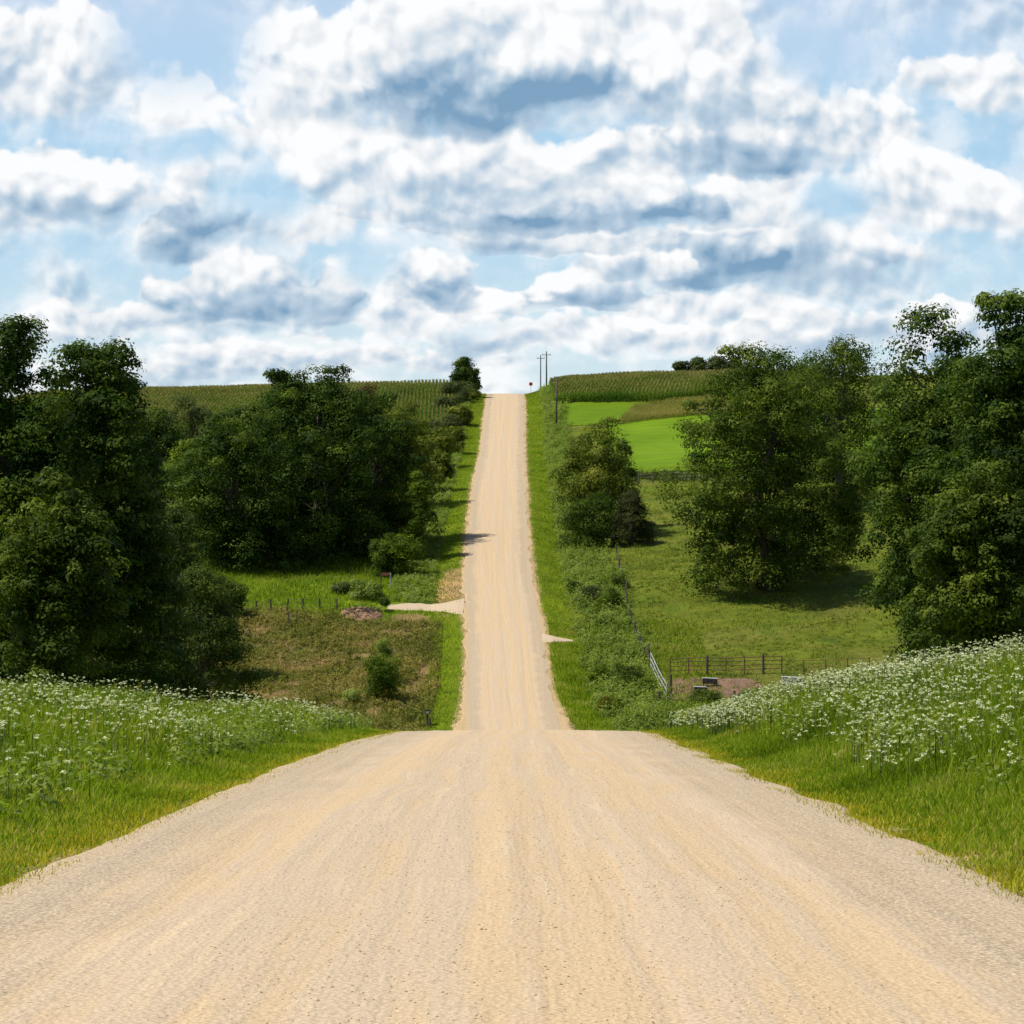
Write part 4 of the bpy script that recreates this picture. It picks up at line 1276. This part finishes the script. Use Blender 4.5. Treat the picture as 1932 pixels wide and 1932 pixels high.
# ------------------------------------------------------------------ fences
def wire_fence(name, pts, Hp, label, group=None, rad=.09, wires=(.3, .62, .95), jitter=.04, seed=1, pmat='post', skip=()):
    r = np.random.default_rng(seed)
    root = empty(name, (pts[0][0], pts[0][1], gz(*pts[0])), label, 'fence', group)
    o = root.location
    tops = []
    for i, (x, y) in enumerate(pts):
        z = gz(x, y); lx, ly = r.normal(0, jitter, 2) * Hp
        h = Hp * r.uniform(.9, 1.12)
        MB().tube([(x - o.x, y - o.y, z - o.z - .3), (x - o.x + lx * .5, y - o.y + ly * .5, z - o.z + h * .5), (x - o.x + lx, y - o.y + ly, z - o.z + h)],
                  [rad, rad * .95, rad * .85], 8).build('post', M[pmat], root)
        tops.append(Vector((x - o.x + lx, y - o.y + ly, z - o.z)))
    for f in wires:
        mb = MB()
        pp = []
        for a, b in zip(tops[:-1], tops[1:]):
            pp += [a + Vector((0, 0, Hp * f)), a.lerp(b, .5) + Vector((0, 0, Hp * f - .04))]
        pp.append(tops[-1] + Vector((0, 0, Hp * f)))
        mb.tube(pp, .012, 5).build('wire', M['wire'], root)
    return root


def line_pts(pxs, dmin=204):
    return [hit(a, b, dmin) for a, b in pxs]


wire_fence('wire_fence', line_pts([(455, 1158), (484, 1157), (512, 1156), (541, 1155), (572, 1154), (603, 1153), (635, 1152)]), 1.35,
           'wire fence on dark posts along the meadow left of the brush pile', rad=.1, seed=3)
wire_fence('wire_fence', line_pts([(545, 1178), (560, 1174)]), 1.2, 'short pair of fence posts in the brush in front of the meadow fence', rad=.08, seed=4)
wire_fence('wire_fence', line_pts([(1164, 1050), (1168, 1072), (1174, 1095), (1180, 1120), (1184, 1145), (1192, 1175), (1199, 1200), (1206, 1225), (1214, 1246)]), 1.35,
           'old leaning post fence running down the left side of the pasture', rad=.14, jitter=.09, seed=5)
wire_fence('wire_fence', line_pts([(1205, 912), (1232, 911), (1275, 910), (1320, 909), (1370, 908), (1430, 907), (1500, 906), (1580, 905)]), 1.5,
           'dark post fence along the hedgerow below the vivid hay field', rad=.11, seed=6)


# ------------------------------------------------------------------ cattle pen
def rail_fence(pa, pb, n, Hp, label, mat, rails, name='pen_fence', rad=.06, rr=.045, thick=None):
    root = empty(name, (pa[0], pa[1], gz(*pa)), label, 'fence')
    o = root.location
    P = []
    for i in range(n + 1):
        t = i / n
        x = pa[0] + (pb[0] - pa[0]) * t; y = pa[1] + (pb[1] - pa[1]) * t
        P.append(Vector((x - o.x, y - o.y, gz(x, y) - o.z)))
    for i, p in enumerate(P):
        rd = rad * (2.2 if thick and i in thick else 1)
        hh = Hp * (1.12 if thick and i in thick else 1)
        MB().tube([p + Vector((0, 0, -.2)), p + Vector((0, 0, hh))], rd, 8).build('post', M['post'] if thick and i in thick else mat, root)
    for f in rails:
        for a, b in zip(P[:-1], P[1:]):
            MB().tube([a + Vector((0, 0, Hp * f)), b + Vector((0, 0, Hp * f))], rr, 6).build('rail', mat, root)
    return root


pb0 = hit(1264, 1276, 204)
pb1 = hit(1475, 1272, 204)
rail_fence(pb0, pb1, 6, 1.75, 'rusty brown pipe rails along the back of the cattle pen', M['rust'], (.3, .55, .78, .98), thick=(2, 5))
pc1 = hit(1640, 1268, 204)
rail_fence(pb1, pc1, 4, 1.4, 'low rusty rail fence continuing right behind the grey tank', M['rust'], (.5, .95), rr=.025)
pa0 = (X_at(1228, 240), 240); pa1 = (X_at(1258, 222), 222)
rail_fence(pa0, pa1, 4, 1.7, 'white slatted gate panels on the left side of the cattle pen', M['white'], (.3, .62, .96), name='pen_gate', rr=.032, rad=.05)
wire_fence('pen_post', [(X_at(1227, 241), 241), (X_at(1224, 243), 243)], 1.9, 'dark end post of the pen beside the white gate', rad=.12, seed=8)
for px, Y, h, lab in ((1243, 216, 1.7, 'thick dark wooden post standing in weeds in front of the white gate'),
                      (1265, 226, 2.0, 'brown gate post with pale top at the corner of the pen mud'),
                      (1385, 218, 1.5, 'dark wooden post standing alone in front of the pen mud')):
    x = X_at(px, Y)
    o = MB().tube([(0, 0, -.3), (.02, 0, h * .6), (.05, 0, h)], [.15, .14, .12], 9).build('wooden_post', M['post'], loc=(x, Y, gz(x, Y)))
    tag(o, lab, 'post', 'single wooden posts around the pen')


def trough(px, Y, w, l, h, label, rz=0.0, name='feed_trough', legs=True, body='galv'):
    x = X_at(px, Y)
    root = empty(name, (x, Y, gz(x, Y)), label, 'feed trough', rz=rz)
    z = .35 if legs else .02
    mb = MB()
    # walls and floor, open at the top
    t = .06
    mb.box((0, 0, z + .04), (w, l, .06))
    mb.box((-w / 2 + t / 2, 0, z + h / 2 + .072), (t, l, h))
    mb.box((w / 2 - t / 2, 0, z + h / 2 + .072), (t, l, h))
    mb.box((0, -l / 2 + t / 2, z + h / 2 + .072), (w - 2 * t - .004, t, h))
    mb.box((0, l / 2 - t / 2, z + h / 2 + .072), (w - 2 * t - .004, t, h))
    mb.build('basin', M[body], root)
    for sx in (-.25, .25):
        MB().box((sx * w, -l / 2 - .012, z + h / 2 + .07), (.07, .02, h)).build('rib', M['rust'], root)
    lid = MB().box((0, .1, z + h + .12), (w * 1.04, l * .9, .05), tilt=.05, bev=.03).build('lid', M['white'], root)
    if legs:
        for sx in (-1, 1):
            for sy in (-1, 1):
                MB().box((sx * (w / 2 - .08), sy * (l / 2 - .08), z / 2), (.08, .08, z + .02)).build('leg', M['post'], root)


trough(1322, 223.5, 1.15, .7, .5, 'white-topped feed trough standing at the front of the pen mud', rz=.1, body='dark')
trough(1340, 229, 1.4, .7, .4, 'pale low feed trough just behind the white-topped one', rz=-.05, body='dark')
trough(1496, 229, 2.0, 1.0, .55, 'long grey-white metal tank at the right of the pen above the flowers', name='water_tank', legs=False)

# ------------------------------------------------------------------ mailbox, marker, brush pile
x = X_at(806, 209); Y = 209
mr = empty('mailbox', (x, Y, gz(x, Y)), 'dark weathered mailbox on a wooden post at the left road corner', 'mailbox')
MB().tube([(0, 0, -.2), (.03, 0, 1.05)], [.09, .08], 8).build('post', M['post'], mr)
mb = MB(); n = 12
ring = [(-.22, 0), (.22, 0), (.22, .2)] + [(.22 * math.cos(t), .2 + .22 * math.sin(t)) for t in np.linspace(.25, math.pi - .25, 8)] + [(-.22, .2)]
for yy in (-.36, .36):
    for a, c in ring:
        mb.v.append(Vector((a + .03, yy, 1.06 + c)))
k = len(ring)
for i in range(k):
    mb.f.append((i, (i + 1) % k, (i + 1) % k + k, i + k))
mb.f.append(tuple(range(k))[::-1]); mb.f.append(tuple(range(k, 2 * k)))
mb.build('box', M['dark'], mr)
MB().box((.03, -.375, 1.2), (.3, .02, .22), bev=.0).build('door', M['galv'], mr)
MB().box((-.05, 0, 1.02), (.5, .3, .05)).build('bracket', M['post'], mr)
o = MB().tube([(0, 0, -.2), (-.12, .05, .9)], [.12, .1], 8).build('wooden_post', M['post'], loc=(X_at(812, 208), 208, gz(X_at(812, 208), 208)))
tag(o, 'short leaning brown post beside the mailbox at the left road corner', 'post')

q = hit(731, 1112, 204)
mk = empty('marker_post', (q[0], q[1], gz(*q)), 'white marker post with a rusty orange board beside the small spreading tree', 'marker post')
MB().box((.35, 0, .9), (.16, .1, 1.9), bev=.02).build('post', M['white'], mk)
MB().box((-.75, 0, .9), (.14, .1, 1.9), bev=.02).build('post', M['post'], mk)
MB().box((-.2, -.065, 1.7), (.9, .03, .34), bev=.0).build('board', M['board'], mk)


def brush_pile():
    r = np.random.default_rng(91)
    q = hit(682, 1160, 204)
    root = empty('brush_pile', (q[0], q[1], gz(*q)), 'reddish brown pile of earth and cut branches at the edge of the farm track', 'brush pile')
    n = 48; m = 30
    gx = np.linspace(-2.6, 2.6, n); gy = np.linspace(-3, 3, m)
    Xg, Yg = np.meshgrid(gx, gy)
    d = np.hypot(Xg / 2.4, Yg / 2.6)
    h = np.clip(1 - d, 0, 1) ** .7 * (.75 + 1.1 * (fbm(Xg * 1.3 + 9, Yg * 1.3, 95) - .4)) + (fbm(Xg * 4, Yg * 4, 96) - .5) * .25
    Z = ground(Xg + q[0], Yg + q[1]) - gz(*q) + np.where(d < 1, h, -.3)
    mesh('mound', np.stack([Xg, Yg, Z], -1).reshape(-1, 3), grid_faces(n, m), M['soil'], root, smooth=True)
    mb = MB()
    for k in range(90):
        a = r.uniform(0, 6.28); L = r.uniform(.6, 1.8)
        c = Vector((r.normal(0, 1.0), r.normal(0, 1.0), 0)); c.z = .35 + r.uniform(0, .7) * max(0, 1 - c.length / 2.4)
        d_ = Vector((math.cos(a), math.sin(a), r.normal(0, .35))) * L * .5
        mb.tube([c - d_, c + Vector((0, 0, .05)), c + d_], [.045, .035, .012], 5)
    mb.build('branches', M['bark'], root)


brush_pile()
